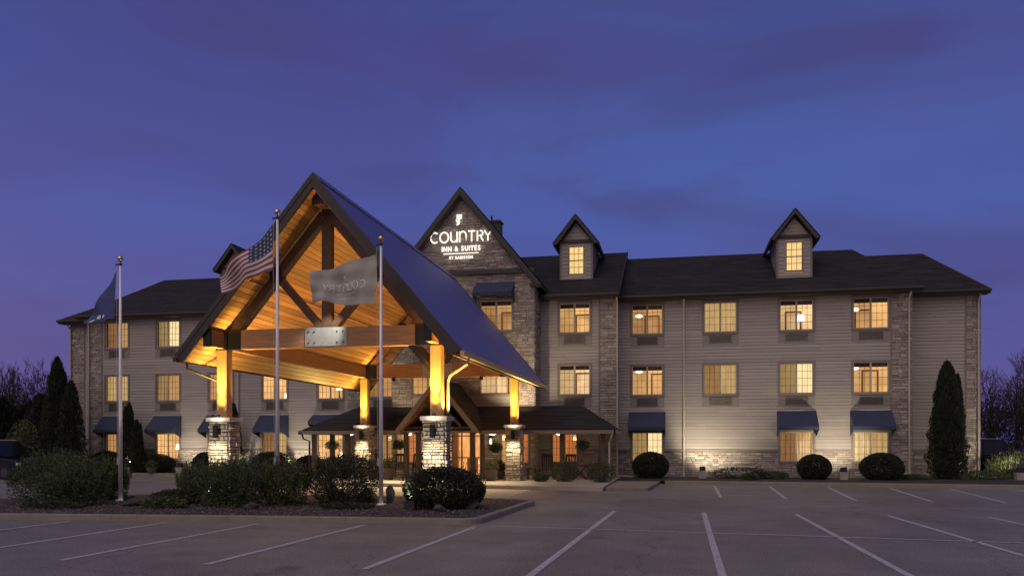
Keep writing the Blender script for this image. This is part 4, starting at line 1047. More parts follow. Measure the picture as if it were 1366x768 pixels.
for off in (-.012, .012):
    def q(u, v): p = f_nv(u, v); return (p[0], p[1] + off, p[2])
    for (a, b, w_) in ((.55, .80, .10), (.76, .84, .07), (.34, .84, .05)):
        n = 10
        for i in range(n):
            A = 2 * math.pi * i / n; B = 2 * math.pi * (i + 1) / n
            m.add([q(a, b), q(a + w_ * math.cos(A), min(1, b + w_ * .9 * math.sin(A))), q(a + w_ * math.cos(B), min(1, b + w_ * .9 * math.sin(B)))], [(0, 1, 2)])
m.build('flag_emblem', 'flag_white', fb)
fg = empty('flag', (-9.4, 22.2, 5.8), 'grey flag with white lettering seen from its back, on the pole before the right column', 'flag')
grid_flag('flag_cloth', 'flag_grey', f_gr, parent=fg)
m = MB(); wlf, wwf = word(); ku = .66 / wwf
for p in wlf:
    path = []
    for i in range(len(p) - 1):
        for t in range(3): path.append((p[i][0] + (p[i + 1][0] - p[i][0]) * t / 3, p[i][1] + (p[i + 1][1] - p[i][1]) * t / 3))
    path.append(p[-1])
    m.tube([f_gr(.14 + q[0] * ku, .66 - q[1] * .17) for q in path], .017, 5)
m.build('flag_lettering', 'flag_white', fg); m = MB()
for p in logo:
    for off in (-.016, .016):
        cx_ = sum(a for a, b in p) / len(p); cy_ = sum(b for a, b in p) / len(p)
        P = [f_gr(.48 + a * .07, .38 - b * .09) for a, b in p]
        m.add([(q[0], q[1] + off, q[2]) for q in P], [tuple(range(len(P)))])
m.build('flag_emblem', 'flag_white', fg)
for txt, v0, sc, dx in (('INN', .76, .050, -2.05), ('&', .76, .050, -.62), ('SUITES', .76, .050, 1.45), ('BY', .86, .032, -2.75), ('RADISSON', .86, .032, .75)):
    m = MB(); vs, fs = text_mesh(txt, .02)
    for off in (-.014, .014):
        m.add([tuple(a + b for a, b in zip(f_gr(.46 + (x + dx) * sc, v0 - y * sc * 1.5), (0, off, 0))) for x, y, z in vs], fs)
    m.build('flag_lettering', 'flag_white', fg)

# ---------------------------------------------------------------- floodlights
def flood(x, y, z, label, target, energy=120, col=(1, .86, .62), base=True, size=R(120), group='floodlights on concrete bases by the wall', rad=.06):
    t = empty('floodlight', (x, y, z), label, 'floodlight', group)
    zb = z
    if base:
        m = MB(); m.add([(x - .17, y - .17, z), (x + .17, y - .17, z), (x + .17, y + .17, z), (x - .17, y + .17, z), (x - .20, y - .2, z + .34), (x + .2, y - .2, z + .34), (x + .2, y + .2, z + .34), (x - .2, y + .2, z + .34)],
                        [(0, 3, 2, 1), (4, 5, 6, 7), (0, 1, 5, 4), (1, 2, 6, 5), (2, 3, 7, 6), (3, 0, 4, 7)]); m.build('base', 'concrete', t); zb = z + .34
    m = MB(); m.add([(x - .15, y - .12, zb + .02), (x + .15, y - .12, zb + .02), (x + .15, y + .12, zb + .02), (x - .15, y + .12, zb + .02), (x - .13, y - .10, zb + .24), (x + .13, y - .10, zb + .24), (x + .13, y + .04, zb + .22), (x - .13, y + .04, zb + .22)],
                    [(0, 3, 2, 1), (4, 5, 6, 7), (0, 1, 5, 4), (1, 2, 6, 5), (2, 3, 7, 6), (3, 0, 4, 7)]); m.build('housing', 'black_steel', t)
    child_light('flood_lamp', 'SPOT', t, (x, y + .06, zb + .30), energy, col, target, size, .7, rad)
flood(1.15, 41.4, .13, 'concrete based floodlight washing the wall right of the left boxwood', (1.7, 43.4, 2.3), 430, size=R(112))
flood(7.62, 41.2, .13, 'concrete based floodlight between the two rightmost round boxwoods', (7.5, 43.4, 2.6), 400, size=R(108))
flood(15.6, 42.4, .13, 'concrete based floodlight beyond the right corner, low in the hedge', (14.3, 44.8, 2.6), 190)
for x in (-31.0, -27.7, -24.3, -21.0): flood(x, 42.15, .12, 'concrete based floodlight at x'.replace(' at x', '') , (x, 43.6, 2.4), 200, size=R(125))
FLL = ['leftmost floodlight of the left wing, behind the paired cedars', 'floodlight by the wall beside the window with the red cushion', 'floodlight by the wall behind the left stone column', 'floodlight by the wall left of the porch, behind the boxwood']
lf_ = [o for o in bpy.data.objects if o.get('label') == 'concrete based floodlight']
for o, l in zip(lf_, FLL): o['label'] = l
flood(-7.55, 38.8, 3.06, 'small black floodlight on the porch roof below the tower right pier', (-7.6, 40.6, 6.2), 420, base=False, group='floodlights on the porch roof', col=(1, .78, .5))
flood(-13.9, 38.8, 3.06, 'small black floodlight on the porch roof below the tower left pier', (-13.3, 40.6, 6.0), 90, base=False, group='floodlights on the porch roof', col=(1, .78, .5))
for x, y, l, tg, e, sz in ((-15.4, 21.0, 'ground floodlight beneath the spreading yew at the leftmost flagpole', (-16.8, 22.2, 6.2), 90, 50),
                       (-14.2, 22.55, 'ground floodlight behind the yews in front of the left stone column', (-14.5, 24.2, 1.7), 210, 95),
                       (-12.9, 20.9, 'ground floodlight glowing inside the yew left of the tallest flagpole', (-11.6, 22.2, 6.6), 130, 46),
                       (-7.35, 22.75, 'ground floodlight behind the round shrub in front of the right stone column', (-7.3, 24.2, 1.7), 210, 95),
                       (-6.9, 20.7, 'ground floodlight glowing inside the round shrub before the right column', (-8.8, 22.2, 6.6), 130, 46)):
    flood(x, y, .11, l, tg, e, col=(1, .93, .80), base=False, size=R(sz), group='ground floodlights on the island')
# porch lights
for x, l in ((-5.6, 'right'), (-8.9, 'centre right'), (-13.2, 'centre left'), (-16.3, 'left')):
    m = MB(); m.lathe((x, 39.3, 2.27), [(.06, .09), (.16, .07), (.17, .0), (.05, -.04)], 14); o = m.build('porch_ceiling_lamp', 'lamp_glow', hotel)
    child_light('porch_lamp', 'POINT', o, (x, 39.3, 2.1), 20, (1, .70, .38), rad=.12)
# hanging lantern
t = empty('lantern', (px2x(654.5, 38.2), 38.2, 1.75), 'hanging lantern with two glowing tiers under the porch eave', 'lantern')
x = t.location.x; m = MB(); m.tube([(x, 38.2, 2.36), (x, 38.2, 2.2)], .01, 6); m.lathe((x, 38.2, 2.1), [(.02, .1), (.17, .03), (.17, .0)], 12); m.lathe((x, 38.2, 1.74), [(.15, 0), (.17, .03), (.04, .06)], 12)
for a in range(4): m.tube([(x + .12 * math.cos(a * 1.57), 38.2 + .12 * math.sin(a * 1.57), 1.78), (x + .12 * math.cos(a * 1.57), 38.2 + .12 * math.sin(a * 1.57), 2.11)], .008, 5)
m.build('frame', 'black_steel', t); m = MB(); m.lathe((x, 38.2, 1.80), [(.03, 0), (.06, .08), (.05, .22), (.02, .26)], 10); m.build('bulb', 'lamp_glow_white', t)

# ---------------------------------------------------------------- foliage tools
def leaf_mesh(pts, dirs, length, width, rng, jitter=.5):
    """pts, dirs (n,3): one four-cornered leaf each"""
    n = len(pts); d = dirs + rng.normal(0, jitter, (n, 3)); d /= np.linalg.norm(d, axis=1)[:, None] + 1e-9
    s = np.cross(d, rng.normal(0, 1, (n, 3))); s /= np.linalg.norm(s, axis=1)[:, None] + 1e-9
    L_ = (length * rng.uniform(.6, 1.3, n))[:, None]; W = (width * rng.uniform(.6, 1.3, n))[:, None]
    v = np.stack([pts - d * L_ * .5, pts + s * W * .5, pts + d * L_ * .5, pts - s * W * .5], axis=1)
    return v.reshape(-1, 3)
def leaf_object(name, verts, mat, parent, **kw):
    n = len(verts) // 4; o = wloc(parent); v = verts - np.array(o)[None, :]
    me = bpy.data.meshes.new(name); me.vertices.add(len(v)); me.vertices.foreach_set('co', v.astype(np.float32).ravel())
    me.loops.add(4 * n); me.loops.foreach_set('vertex_index', np.arange(4 * n, dtype=np.int32)); me.polygons.add(n)
    me.polygons.foreach_set('loop_start', np.arange(0, 4 * n, 4, dtype=np.int32)); me.update(calc_edges=True); me.validate()
    me.materials.append(MATS[mat]); ob = bpy.data.objects.new(name, me); C.objects.link(ob)
    if parent is not None: ob.parent = parent
    tag(ob, **kw); return ob
def lumpy(dirs, seed, amp, k=7):
    r = np.random.default_rng(seed); out = np.ones(len(dirs))
    for _ in range(k):
        c = r.normal(0, 1, 3); c /= np.linalg.norm(c); out += amp * r.uniform(-1, 1) * np.exp(6 * (dirs @ c - 1))
    return out
def shrub(x, y, z, rx, ry, h, seed, mat, label, group=None, n=5000, L_=.09, W=.03, amp=.25, up=.5, name='shrub', spikes=0, jitter=.55, flat=.35, shell=.35):
    r = np.random.default_rng(seed); t = empty(name, (x, y, z), label, 'shrub', group)
    dr = r.normal(0, 1, (n, 3)); dr /= np.linalg.norm(dr, axis=1)[:, None]
    rad = (1 - shell * r.random(n) ** 1.5) * lumpy(dr, seed + 9, amp)
    cz = h * .45
    P = dr * rad[:, None] * np.array([rx, ry, h * .55]) + np.array([0, 0, cz])
    P[:, 2] = np.where(P[:, 2] < .02, np.abs(P[:, 2]) * .3 + .02, P[:, 2])
    P += np.array([x, y, z]); L_ *= 1.1; D = dr * 1.0 + np.array([0, 0, up])
    V = [leaf_mesh(P, D, L_, W, r, jitter)]
    if spikes:      # upright shoots standing proud of the crown
        ds = r.normal(0, 1, (spikes, 3)); ds[:, 2] = np.abs(ds[:, 2]); ds /= np.linalg.norm(ds, axis=1)[:, None]
        rs_ = lumpy(ds, seed + 9, amp); S0 = ds * rs_[:, None] * np.array([rx, ry, h * .55]) + np.array([x, y, z + cz])
        dirv = ds * .45 + np.array([0, 0, .9]); dirv /= np.linalg.norm(dirv, axis=1)[:, None]
        ln_ = r.uniform(.10, .40, spikes) * min(1, h)
        for q in range(16):
            f = q / 15; PP = S0 - dirv * .1 + dirv * (ln_ * f)[:, None] + r.normal(0, .012 * (1.3 - f), (spikes, 3))
            V.append(leaf_mesh(PP, dirv, L_ * .65, W * .8, r, .6))
    leaf_object('foliage', np.concatenate(V), mat, t)
    m = MB(); rg = random.Random(seed)
    for _ in range(22):
        a = rg.uniform(0, 6.28); e = (x + rx * .6 * math.cos(a), y + ry * .6 * math.sin(a), z + h * rg.uniform(.45, .75))
        m.tube([(x + .1 * math.cos(a), y + .1 * math.sin(a), z - .03), (x + rx * .25 * math.cos(a), y + ry * .25 * math.sin(a), z + h * .25), e], .018, 5, r2=.006)
    m.build('stem', 'bark', t)
    return t
def column_tree(x, y, z, r0, h, seed, label, group=None, n=9000, mat='foliage_cedar', tips=3, name='cedar_tree', L_=.13, W=.05, pw=.55):
    r = np.random.default_rng(seed); t = empty(name, (x, y, z), label, 'tree', group); V = []
    tp = [(0, 0, h, r0)] + [(r.uniform(-.6, .6) * r0, r.uniform(-.4, .4) * r0, h * r.uniform(.80, .97), r0 * .5) for _ in range(tips)]
    for (dx, dy, hh, rr_) in tp:
        m_ = n if hh == h else n // 3
        f = r.random(m_) ** .8; prof = np.clip((1 - f) ** pw, 0, 1) * (.72 + .28 * np.minimum(1, f * 6)) * rr_
        a = r.uniform(0, 2 * np.pi, m_); lump = 1 + .14 * np.sin(a * 5 + f * 21 + seed) + .11 * np.sin(a * 3 - f * 37)
        k = prof * lump * (1 - .35 * r.random(m_) ** 2)
        P = np.stack([x + dx * np.minimum(1, f * 2) + k * np.cos(a), y + dy + k * np.sin(a), z + .05 + f * hh], 1)
        D = np.stack([np.cos(a) * .5, np.sin(a) * .5, np.full(m_, .9)], 1)
        V.append(leaf_mesh(P, D, L_, W, r, .4))
        e_ = m_ // 8; a2 = r.uniform(0, 2 * np.pi, e_); f2 = r.random(e_) ** .7; k2 = np.clip((1 - f2) ** pw, 0, 1) * (.72 + .28 * np.minimum(1, f2 * 6)) * rr_ * r.uniform(.95, 1.16, e_)
        P2 = np.stack([x + dx * np.minimum(1, f2 * 2) + k2 * np.cos(a2), y + dy + k2 * np.sin(a2), z + .1 + f2 * hh], 1); V.append(leaf_mesh(P2, np.stack([np.cos(a2) * .3, np.sin(a2) * .3, np.full(e_, 1.)], 1), L_ * 1.5, W * .6, r, .25))
    leaf_object('crown', np.concatenate(V), mat, t)
    m = MB(); m.tube([(x, y, z - .05), (x, y, z + h * .8)], .09, 8, r2=.02); m.build('trunk', 'bark', t)
    return t

IG = .11
# island planting, left to right
shrub(-18.3, 21.6, IG, 1.15, 1.1, 1.26, 1, 'foliage_yew', 'dark spreading yew at the far left end of the island', 'yews on the island', 7500, amp=.38, shell=.6, spikes=620)
shrub(-16.8, 20.5, IG, .95, .85, 1.10, 2, 'foliage_yew', 'broad dark yew before the leftmost flagpole, nearest the kerb', 'yews on the island', 7500, amp=.38, shell=.6, spikes=560)
shrub(-17.25, 22.5, IG, .68, .7, 1.17, 3, 'foliage_yew_light', 'pale green upright yew directly left of the leftmost flagpole', 'yews on the island', 4800, amp=.38, shell=.6, spikes=420)
shrub(-13.3, 21.6, IG, .85, .8, 1.07, 4, 'foliage_yew', 'small yew lit white from below, left of the tallest flagpole', 'yews on the island', 4800, amp=.38, shell=.6, spikes=360)
shrub(-12.1, 21.0, IG, .95, .95, 1.17, 5, 'foliage_yew', 'large dark yew at the foot of the tallest flagpole', 'yews on the island', 7500, amp=.38, shell=.6, spikes=620)
shrub(-10.95, 21.6, IG, .62, .7, 1.12, 6, 'foliage_yew_light', 'pale green upright yew just right of the tallest flagpole', 'yews on the island', 4500, amp=.38, shell=.6, spikes=400)
shrub(-9.45, 22.3, IG, 1.0, .9, 1.42, 7, 'foliage_rust', 'loose leafy shrub with bare stems, left of the grey flag pole', 'leafy shrubs on the island', 9500, L_=.065, W=.035, amp=.32, shell=.5, spikes=160)
shrub(-6.15, 21.4, IG, 1.12, 1.0, 1.12, 8, 'foliage_box', 'large round dark shrub in front of the right stone column', 'leafy shrubs on the island', 17000, L_=.06, W=.04, amp=.12, spikes=150)
shrub(-14.2, 21.3, IG, .70, .55, .42, 9, 'foliage_rust', 'low rusty green juniper mat right of the leftmost flagpole', 'low junipers on the island', 2400, spikes=60)
shrub(-13.6, 20.0, IG, .62, .4, .30, 10, 'foliage_yew_light', 'low yellow green juniper mat near the kerb', 'low junipers on the island', 1800, spikes=30)
shrub(-14.9, 22.9, IG, .55, .5, .38, 11, 'foliage_box', 'small dark dome shrub behind the low junipers', 'low junipers on the island', 1600)
shrub(-8.6, 20.6, IG, .8, .35, .16, 12, 'foliage_rust', 'thin creeping ground cover before the grey flag pole', 'low junipers on the island', 1200)
shrub(-16.4, 19.2, IG, 1.0, .35, .18, 13, 'foliage_rust', 'thin creeping ground cover along the kerb at the left', 'low junipers on the island', 1200)
# boxwoods by the right wing
bz = .13
for i, (x, y, rx, h, l) in enumerate(((-1.35, 41.2, .92, 1.30, 'round clipped boxwood under the leftmost awning of the right wing'), (6.35, 41.4, .80, 1.20, 'round clipped boxwood left of the middle floodlight'), (9.35, 41.3, .98, 1.28, 'wide round clipped boxwood under the rightmost awning'))):
    shrub(x, y, bz, rx, .8, h, 30 + i, 'foliage_box', l, 'clipped boxwoods along the right wing', 17000, L_=.06, W=.042, amp=.06, up=.2, shell=.35)
for i, (x, y, rx, h, l) in enumerate(((2.9, 41.3, 1.5, .55, 'low dark spreading juniper below the blank lit wall'), (4.5, 41.5, .7, .35, 'small low juniper left of the second boxwood'), (13.9, 42.5, 1.3, .42, 'low ground juniper at the foot of the right corner'), (10.9, 42.0, .8, .25, 'thin ground cover at the foot of the stone pilaster'), (3.3, 40.3, .35, .3, 'tiny shrub in front of the low spreading juniper'))):
    shrub(x, y, bz, rx, .6, h, 40 + i, 'foliage_yew' if i != 0 else 'foliage_box', l, 'low junipers along the right wing', 2200, spikes=30)
for i, (x, y, rx, h) in enumerate(((16.2, 44.2, 1.3, 1.15), (18.2, 43.6, 1.4, 1.2), (20.6, 43.0, 1.4, 1.1))):
    shrub(x, y, bz, rx, 1.0, h, 50 + i, 'foliage_yew_light', ['bright green hedge shrub nearest the right corner of the hotel', 'bright green hedge shrub in front of the pale vehicle', 'bright green hedge shrub at the right edge of the photo'][i], 'hedge shrubs at the right', 3600, spikes=420)
column_tree(12.62, 42.9, bz, .92, 5.55, 60, 'tall dark columnar cedar against the recessed right end wall', 'columnar cedars', 16000, pw=.5, tips=6)
# porch shrubs
for i, (x, y, rx, h, l) in enumerate(((-4.95, 36.3, .62, .86, 'round shrub in front of the porch table'), (-3.3, 36.0, .66, .88, 'round shrub at the right end of the porch'), (-6.0, 36.2, .36, .42, 'tiny round shrub before the rocking chair'))):
    shrub(x, y, .15, rx, .5, h, 70 + i, 'foliage_yew', l, 'shrubs along the porch walk', 2600, L_=.06, W=.03, amp=.1, spikes=60)
# left wing planting
for i, (x, y, rx, h, l) in enumerate(((-30.0, 41.9 + .8, 1.5, 1.15, 'wide dark boxwood under the window with the red cushion'), (-26.3, 42.6, .9, 1.2, 'dark boxwood left of the left stone column'), (-22.3, 42.6, 1.2, 1.25, 'dark boxwood behind the left stone column'), (-19.9, 42.3, .85, 1.05, 'dark boxwood at the left end of the porch'), (-33.0, 42.9, 1.1, 1.25, 'dark boxwood behind the leftmost flagpole'))):
    shrub(x, y, .12, rx, .7, h, 80 + i, 'foliage_box', l, 'boxwoods along the left wing', 10000, L_=.075, W=.05, amp=.08)
column_tree(-34.9, 41.2, .1, 1.0, 6.6, 90, 'tallest dark columnar cedar at the left corner of the hotel', 'columnar cedars', 12000)
column_tree(-33.85, 41.0, .1, .92, 5.2, 91, 'dark columnar cedar close beside the tallest one', 'columnar cedars', 9000)
column_tree(-31.3, 42.6, .1, .55, 4.0, 92, 'narrow dark cedar left of the lit ground window', 'columnar cedars', 6000)
column_tree(-30.6, 42.3, .1, .45, 3.0, 93, 'short narrow cedar beside the lit ground window', 'columnar cedars', 5000)
column_tree(-24.6, 42.5, .1, .55, 3.9, 94, 'narrow dark cedar directly behind the left canopy column', 'columnar cedars', 6000)

# rocks on the island
def rock(x, y, sx, sy, sz, seed, label):
    r = random.Random(seed); import bmesh
    bm = bmesh.new(); bmesh.ops.create_icosphere(bm, subdivisions=3, radius=1)
    for v in bm.verts:
        n = v.co.normalized(); k = 1
        for i in range(14):
            rr_ = random.Random(seed * 31 + i); c = Vector((rr_.uniform(-1, 1), rr_.uniform(-1, 1), rr_.uniform(-1, 1))).normalized(); dd = n.dot(c)
            if dd > .66: k = min(k, .66 / dd)
        v.co = n * k * (1 + r.uniform(-.02, .02)); v.co.x *= sx; v.co.y *= sy; v.co.z *= sz
    me = bpy.data.meshes.new('boulder'); bm.to_mesh(me); bm.free(); me.materials.append(MATS['rock'])
    o = bpy.data.objects.new('boulder', me); C.objects.link(o); o.location = (x, y, IG + sz * .55); o.rotation_euler = (0, 0, r.uniform(0, 3)); tag(o, label, 'boulder', 'boulders on the island')
for i, a in enumerate(((-10.1, 23.2, .30, .28, .34, 'upright boulder between the loose shrub and the pale yew'), (-9.0, 23.0, .42, .3, .30, 'low boulder behind the loose leafy shrub'), (-7.75, 23.4, .28, .3, .36, 'upright boulder directly right of the grey flag pole'), (-8.25, 22.9, .16, .16, .34, 'narrow boulder behind the grey flag pole'), (-5.35, 21.2, .28, .24, .22, 'low boulder at the right end of the island'), (-14.75, 20.4, .55, .22, .17, 'long flat boulder beside the low junipers'), (-11.0, 19.9, .2, .16, .15, 'small boulder near the kerb below the large yew'), (-16.9, 19.4, .2, .16, .12, 'small flat boulder before the left yews'), (-6.0, 20.3, .22, .2, .14, 'small flat boulder in front of the round dark shrub'))): rock(*a[:5], 100 + i, a[5])

# ---------------------------------------------------------------- porch furniture
def rocking_chair():
    t = empty('rocking_chair', (0, 0, 0)); D = 'dark_wood_chair'
    m = MB(); m.box(-.26, .26, -.25, .22, .42, .45); m.build('seat', D, t)
    m = MB()
    for i in range(6): x = -.21 + i * .084; m.beam((x, .22, .46), (x, .36, 1.08), .05, .015, (0, 1, 0))
    m.beam((-.26, .375, 1.12), (.26, .375, 1.12), .03, .12); m.build('backrest', D, t)
    for s in (-1, 1):
        m = MB(); m.box(s * .29 - .04, s * .29 + .04, -.30, .28, .66, .69); m.build('armrest', D, t)
        m = MB(); m.tube([(s * .26, -.62 + .12 * k, .03 + .10 * ((k - 5) / 5) ** 2) for k in range(11)], .022, 6); m.build('rocker', D, t)
        m = MB(); m.tube([(s * .26, -.23, .05), (s * .28, -.23, .67)], .022, 7); m.build('leg', D, t)
        m = MB(); m.tube([(s * .26, .2, .05), (s * .26, .22, .45), (s * .26, .36, 1.1)], .022, 7); m.build('leg', D, t)
    return t
rc = rocking_chair(); GR = 'rocking chairs on the porch'
for i, (px, y, a, l) in enumerate(((731, 38.6, 15, 'dark rocking chair left of the red curtained window'), (757, 38.7, -20, 'dark rocking chair below the red curtained window, left of the table'), (793, 38.6, -60, 'dark rocking chair at the right end of the porch'), (535, 38.9, 20, 'dark rocking chair behind the grey flag pole'), (497, 39.3, -10, 'dark rocking chair behind the left rear column'), (553, 39.1, -15, 'dark rocking chair between the two left middle porch posts'))):
    o = rc if i == 0 else copy_tree(rc)
    o.location = (px2x(px, y), y, .15); o.rotation_euler = (0, 0, R(a)); tag(o, l, 'chair', GR)
t = empty('side_table', (px2x(774, 38.5), 38.5, .15), 'dark wooden table with crossed legs at the right of the porch', 'table'); x, y = t.location.x, t.location.y
m = MB(); m.box(x - .42, x + .42, y - .3, y + .3, .78, .82); m.build('tabletop', 'dark_wood_chair', t)
for s in (-1, 1): m = MB(); m.beam((x - s * .3, y, .15), (x + s * .3, y, .78), .06, .05, (0, 1, 0)); m.build('leg', 'dark_wood_chair', t)
t = empty('side_table', (px2x(709, 38.3), 38.3, .15), 'small dark stool table right of the right rear column', 'table'); x, y = t.location.x, t.location.y
m = MB(); m.box(x - .2, x + .2, y - .2, y + .2, .62, .65); m.build('tabletop', 'dark_wood_chair', t)
for sx in (-1, 1):
    for sy in (-1, 1): m = MB(); m.box(x + sx * .16 - .02, x + sx * .16 + .02, y + sy * .16 - .02, y + sy * .16 + .02, .15, .62); m.build('leg', 'dark_wood_chair', t)
def pot_plant(x, y, z, seed, label, r=.24, h=.45, ph=.55):
    t = empty('potted_plant', (x, y, z), label, 'plant', 'potted plants by the porch')
    m = MB(); m.lathe((x, y, z), [(r * .7, 0), (r, h * .6), (r * 1.05, h), (r * .9, h), (r * .85, h - .04)], 14); m.build('pot', 'clay_pot', t)
    rg_ = np.random.default_rng(seed); n = 700; d = rg_.normal(0, 1, (n, 3)); d[:, 2] = np.abs(d[:, 2]); d /= np.linalg.norm(d, axis=1)[:, None]
    P = d * (rg_.random(n) ** .4)[:, None] * np.array([r * 1.3, r * 1.3, ph]) + np.array([x, y, z + h]); leaf_object('foliage', leaf_mesh(P, d + np.array([0, 0, .4]), .09, .035, rg_, .4), 'foliage_yew_light', t)
pot_plant(px2x(518, 36.4), 36.4, .15, 1, 'potted plant right of the grey flag pole, before the porch', .3, .55, .5)
pot_plant(px2x(655, 36.3), 36.3, .15, 2, 'potted plant right of the entrance doors below the lantern', .3, .5, .45)
pot_plant(px2x(668, 38.4), 38.4, .15, 3, 'potted plant behind the right rear column', .2, .4, .5)
pot_plant(-29.4, 42.0, .12, 4, 'tub of flowers below the lit window of the left wing', .3, .35, .4)
def basket(x, y, z, seed, label):
    t = empty('hanging_basket', (x, y, z), label, 'plant', 'hanging baskets under the porch eave')
    m = MB(); m.lathe((x, y, z - .1), [(.05, -.12), (.16, -.04), (.2, .08)], 12); m.build('basket', 'clay_pot', t)
    m = MB()
    for a in range(3): m.tube([(x + .18 * math.cos(a * 2.1), y + .18 * math.sin(a * 2.1), z), (x, y, 2.37)], .006, 4)
    m.build('chain', 'black_steel', t)
    rg_ = np.random.default_rng(seed); n = 900; d = rg_.normal(0, 1, (n, 3)); d /= np.linalg.norm(d, axis=1)[:, None]
    P = d * (rg_.random(n) ** .5)[:, None] * np.array([.36, .36, .26]) + np.array([x, y, z + .03]); leaf_object('foliage', leaf_mesh(P, d, .08, .04, rg_, .5), 'foliage_yew', t)
basket(px2x(443, 37.6), 37.6, 1.72, 5, 'leafy hanging basket at the left end of the porch'); basket(px2x(777, 38.0), 38.0, 1.72, 6, 'leafy hanging basket right of the red curtained window'); basket(px2x(533, 38.2), 38.2, 1.75, 7, 'leafy hanging basket behind the grey flag pole'); basket(px2x(661, 38.4), 38.4, 1.6, 8, 'leafy hanging basket beside the hanging lantern')

# ---------------------------------------------------------------- vehicles
def vehicle(name, label, x, y, rot, paint, L_=4.9, W=1.95, H=1.85, lower='car_black'):
    t = empty(name, (0, 0, 0), label, 'suv'); hl = L_ / 2; hw = W / 2
    def loft(secs, mat, nm, par, bev=.05):
        m = MB(); n = len(secs[0]); 
        for s_ in secs: m.v += s_
        for i in range(len(secs) - 1):
            for k in range(n): m.f.append((i * n + k, i * n + (k + 1) % n, (i + 1) * n + (k + 1) % n, (i + 1) * n + k))
        m.f += [tuple(range(n))[::-1], tuple((len(secs) - 1) * n + k for k in range(n))]
        return bevel(m.build(nm, mat, par, smooth=False), bev, 3)
    def sec(yy, pts): return [(a, yy, b) for a, b in pts]
    low = [(-hl, .38), (-hl + .05, .95), (-hl + .1, 1.08), (hl - 1.25, 1.10), (hl - .25, .98), (hl, .80), (hl, .42), (hl - .1, .32), (-hl + .1, .32)]
    loft([sec(-hw, low), sec(hw, low)], paint, 'body', t, .07)
    cab = [(-hl + .1, 1.06), (-hl + .28, H - .06), (-hl + .6, H), (.35, H), (hl - 1.35, 1.06)]
    cs = [[(a, -hw + .06 + (b - 1.06) * .16, b) for a, b in cab], [(a, hw - .06 - (b - 1.06) * .16, b) for a, b in cab]]
    loft(cs, paint, 'cabin', t, .05)
    for s in (-1, 1):
        m = MB()
        for a0, a1 in ((-hl + .42, -.75), (-.68, .15), (.22, hl - 1.75)):
            pts = [(a0, 1.12), (a1, 1.12), (a1 - (.3 if a1 > .5 else 0), H - .14), (a0 + (.12 if a0 < -1.5 else 0), H - .14)]
            m.add([(a, s * (hw - .045 - (b - 1.06) * .16), b) for a, b in pts], [(0, 1, 2, 3)])
        m.build('side_window', 'car_glass', t)
    m = MB(); m.add([(hl - 1.42, -hw + .16, 1.13), (hl - 1.42, hw - .16, 1.13), (.45 + .0, hw - .24, H - .1), (.45, -hw + .24, H - .1)], [(0, 1, 2, 3)]); m.v = [(a + .05, b, c + .03) for a, b, c in m.v]; m.build('windscreen', 'car_glass', t)
    for sx in (-1, 1):
        for s in (-1, 1):
            cx_ = sx * (hl - .95); m = MB(); m.tube([(cx_, s * (hw - .22), .37), (cx_, s * (hw + .01), .37)], .37, 24); wo = m.build('wheel', 'tyre', t)
            m = MB(); m.tube([(cx_, s * (hw - .0), .37), (cx_, s * (hw + .022), .37)], .23, 16); m.build('rim', 'rim', wo)
    for s in (-1, 1):
        m = MB(); m.box(hl - .12, hl + .012, s * (hw - .1) - .16, s * (hw - .1) + .06, .72, .86); m.build('headlight', 'head_lamp', t)
        m = MB(); m.box(-hl - .012, -hl + .06, s * (hw - .1) - .08, s * (hw - .1) + .06, .8, 1.05); m.build('tail_light', 'navy_pillow', t)
    m = MB(); m.box(-hl + .45, .3, -hw + .28, -hw + .32, H + .04, H + .07); m.box(-hl + .45, .3, hw - .32, hw - .28, H + .04, H + .07); m.build('roof_rail', 'galvanised', t)
    t.location = (x, y, 0); t.rotation_euler = (0, 0, R(rot)); return t
vehicle('parked_suv', 'black suv parked side on at the left edge behind the yews', -34.4, 36.6, -8, 'car_black', 4.9, 1.95, 1.95)
vehicle('parked_suv', 'pale silver suv behind the hedge at the right edge', 19.6, 50.0, 195, 'car_silver', 4.9, 1.95, 2.0)
vehicle('parked_suv', 'dark suv partly hidden between the hotel corner and the silver suv', 16.9, 54.5, 195, 'car_black', 4.9, 1.95, 2.05)

# ---------------------------------------------------------------- woods
def bare_tree_mesh(seed, h, spread=.42):
    rg = random.Random(seed); m = MB()
    def br(p, d, l, r, lev):
        q = p + d * l * .5 + Vector((rg.uniform(-1, 1), rg.uniform(-1, 1), 0)) * l * .04; e = p + d * l
        m.tube([p, q, e], r, 4 if lev < 2 else 3, r2=r * .55, cap=False)
        if lev >= 5: return
        n = rg.choice((2, 3, 3)) if lev else 5
        for i in range(n):
            f = rg.uniform(.35, 1.0); s = p.lerp(e, f); nd = (d + Vector((rg.uniform(-1, 1), rg.uniform(-1, 1), rg.uniform(-.1, .55))) * spread * 1.6).normalized()
            br(s, nd, l * rg.uniform(.45, .68), max(r * .5, .012), lev + 1)
        br(e, (d + Vector((rg.uniform(-.2, .2), rg.uniform(-.2, .2), .25))).normalized(), l * .6, r * .55, lev + 1)
    br(Vector((0, 0, -.1)), Vector((0, 0, 1)), h * .42, h * .016, 0)
    return m
bare = []
for s in range(4):
    t = empty('bare_tree', (0, 0, 0)); mb_ = bare_tree_mesh(200 + s, 9.5)
    o = mb_.build('branches', 'twig', t); bare.append(t)
used = [False] * 4
def ord_(i): return ['first', 'second', 'third', 'fourth', 'fifth', 'sixth', 'seventh', 'eighth', 'ninth', 'tenth', 'eleventh', 'twelfth', 'thirteenth', 'fourteenth', 'fifteenth', 'sixteenth', 'seventeenth', 'eighteenth', 'nineteenth', 'twentieth'][i]
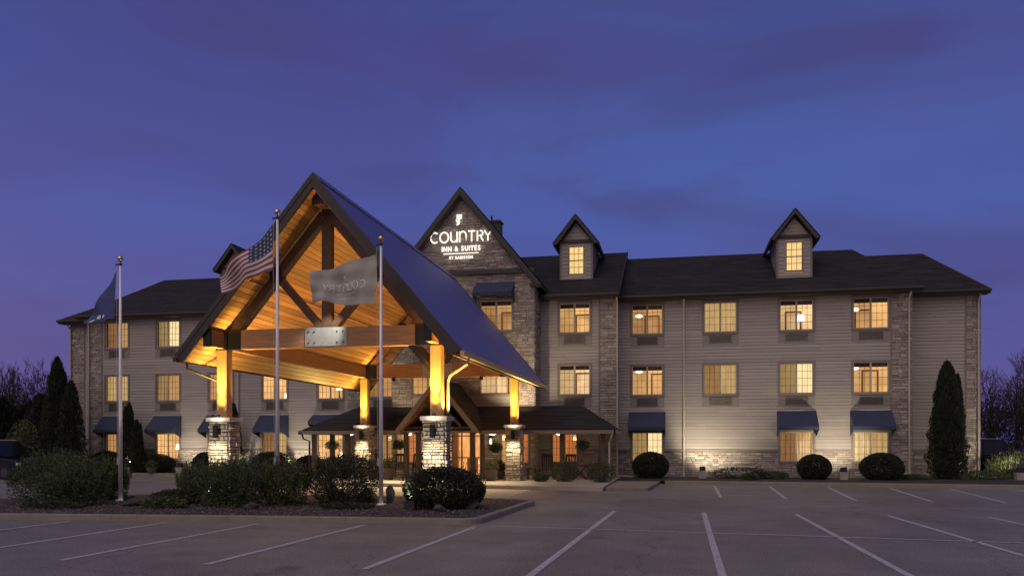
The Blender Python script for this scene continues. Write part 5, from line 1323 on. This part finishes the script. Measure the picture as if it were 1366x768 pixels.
def place_bare(x, y, s, k, label, group):
    o = copy_tree(bare[k]) if used[k] else bare[k]; used[k] = True
    o.location = (x, y, 0); o.rotation_euler = (0, 0, rnd.uniform(0, 6)); o.scale = (s, s, s * rnd.uniform(.95, 1.1)); tag(o, label, 'tree', group)
rt = [(22.5 + 1.05 * i + rnd.uniform(-.6, .6)) for i in range(20)]
for i, x in enumerate(rt): place_bare(x, 74 + rnd.uniform(-5, 8), rnd.uniform(.88, 1.08), i % 4, '%s bare leafless tree from the hotel corner in the right wood' % ord_(i), 'bare trees at the right')
lt = [-86 + 1.6 * i + rnd.uniform(-.7, .7) for i in range(20)]
for i, x in enumerate(lt): place_bare(x, 74 + rnd.uniform(-5, 6), rnd.uniform(.86, 1.12), i % 4, '%s bare leafless tree from the left edge of the wood' % ord_(i), 'bare trees at the left')
def wood_mass(name, x0, x1, y0, y1, h, n, seed, mat='foliage_wood', top=.5):
    r = np.random.default_rng(seed); x = r.uniform(x0, x1, n); y = r.uniform(y0, y1, n)
    hh = h * (1 + top * .35 * np.sin(x * .9 + seed) + top * .25 * np.sin(x * 2.3 + 1) + .12 * np.sin(x * 5.1)); z = hh * r.random(n) ** .75
    P = np.stack([x, y, z], 1); leaf_object(name, leaf_mesh(P, np.tile([0, 0, 1.], (n, 1)), .30, .07, r, .8), mat, None, kind='stuff')
wood_mass('undergrowth', 18, 75, 70, 82, 5.6, 110000, 1, mat='foliage_wood')
wood_mass('undergrowth', -110, -44, 63, 74, 6.6, 130000, 2)
# evergreens behind the left car park
for i in range(10):
    x = -67 + i * 2.1 + rnd.uniform(-.5, .5)
    h = [7.6, 8.4, 7.2, 7.8, 8.6, 7.4, 7.9, 7.2, 7.4, 6.8][i]
    column_tree(x, 60 + rnd.uniform(-3, 3), 0, 2.6, h * .76, 300 + i, '%s dark evergreen from the left in the belt behind the black suv' % ord_(i), 'evergreens behind the left car park', 9000, mat='foliage_wood', tips=6, name='evergreen_tree', L_=.30, W=.10, pw=.85)
shrub(-36.6, 40.6, .0, .9, .8, 3.2, 400, 'foliage_yew_light', 'loose young tree with pale leaves left of the tallest cedar', None, 2200, L_=.13, W=.07, amp=.4, shell=.9, name='young_tree')
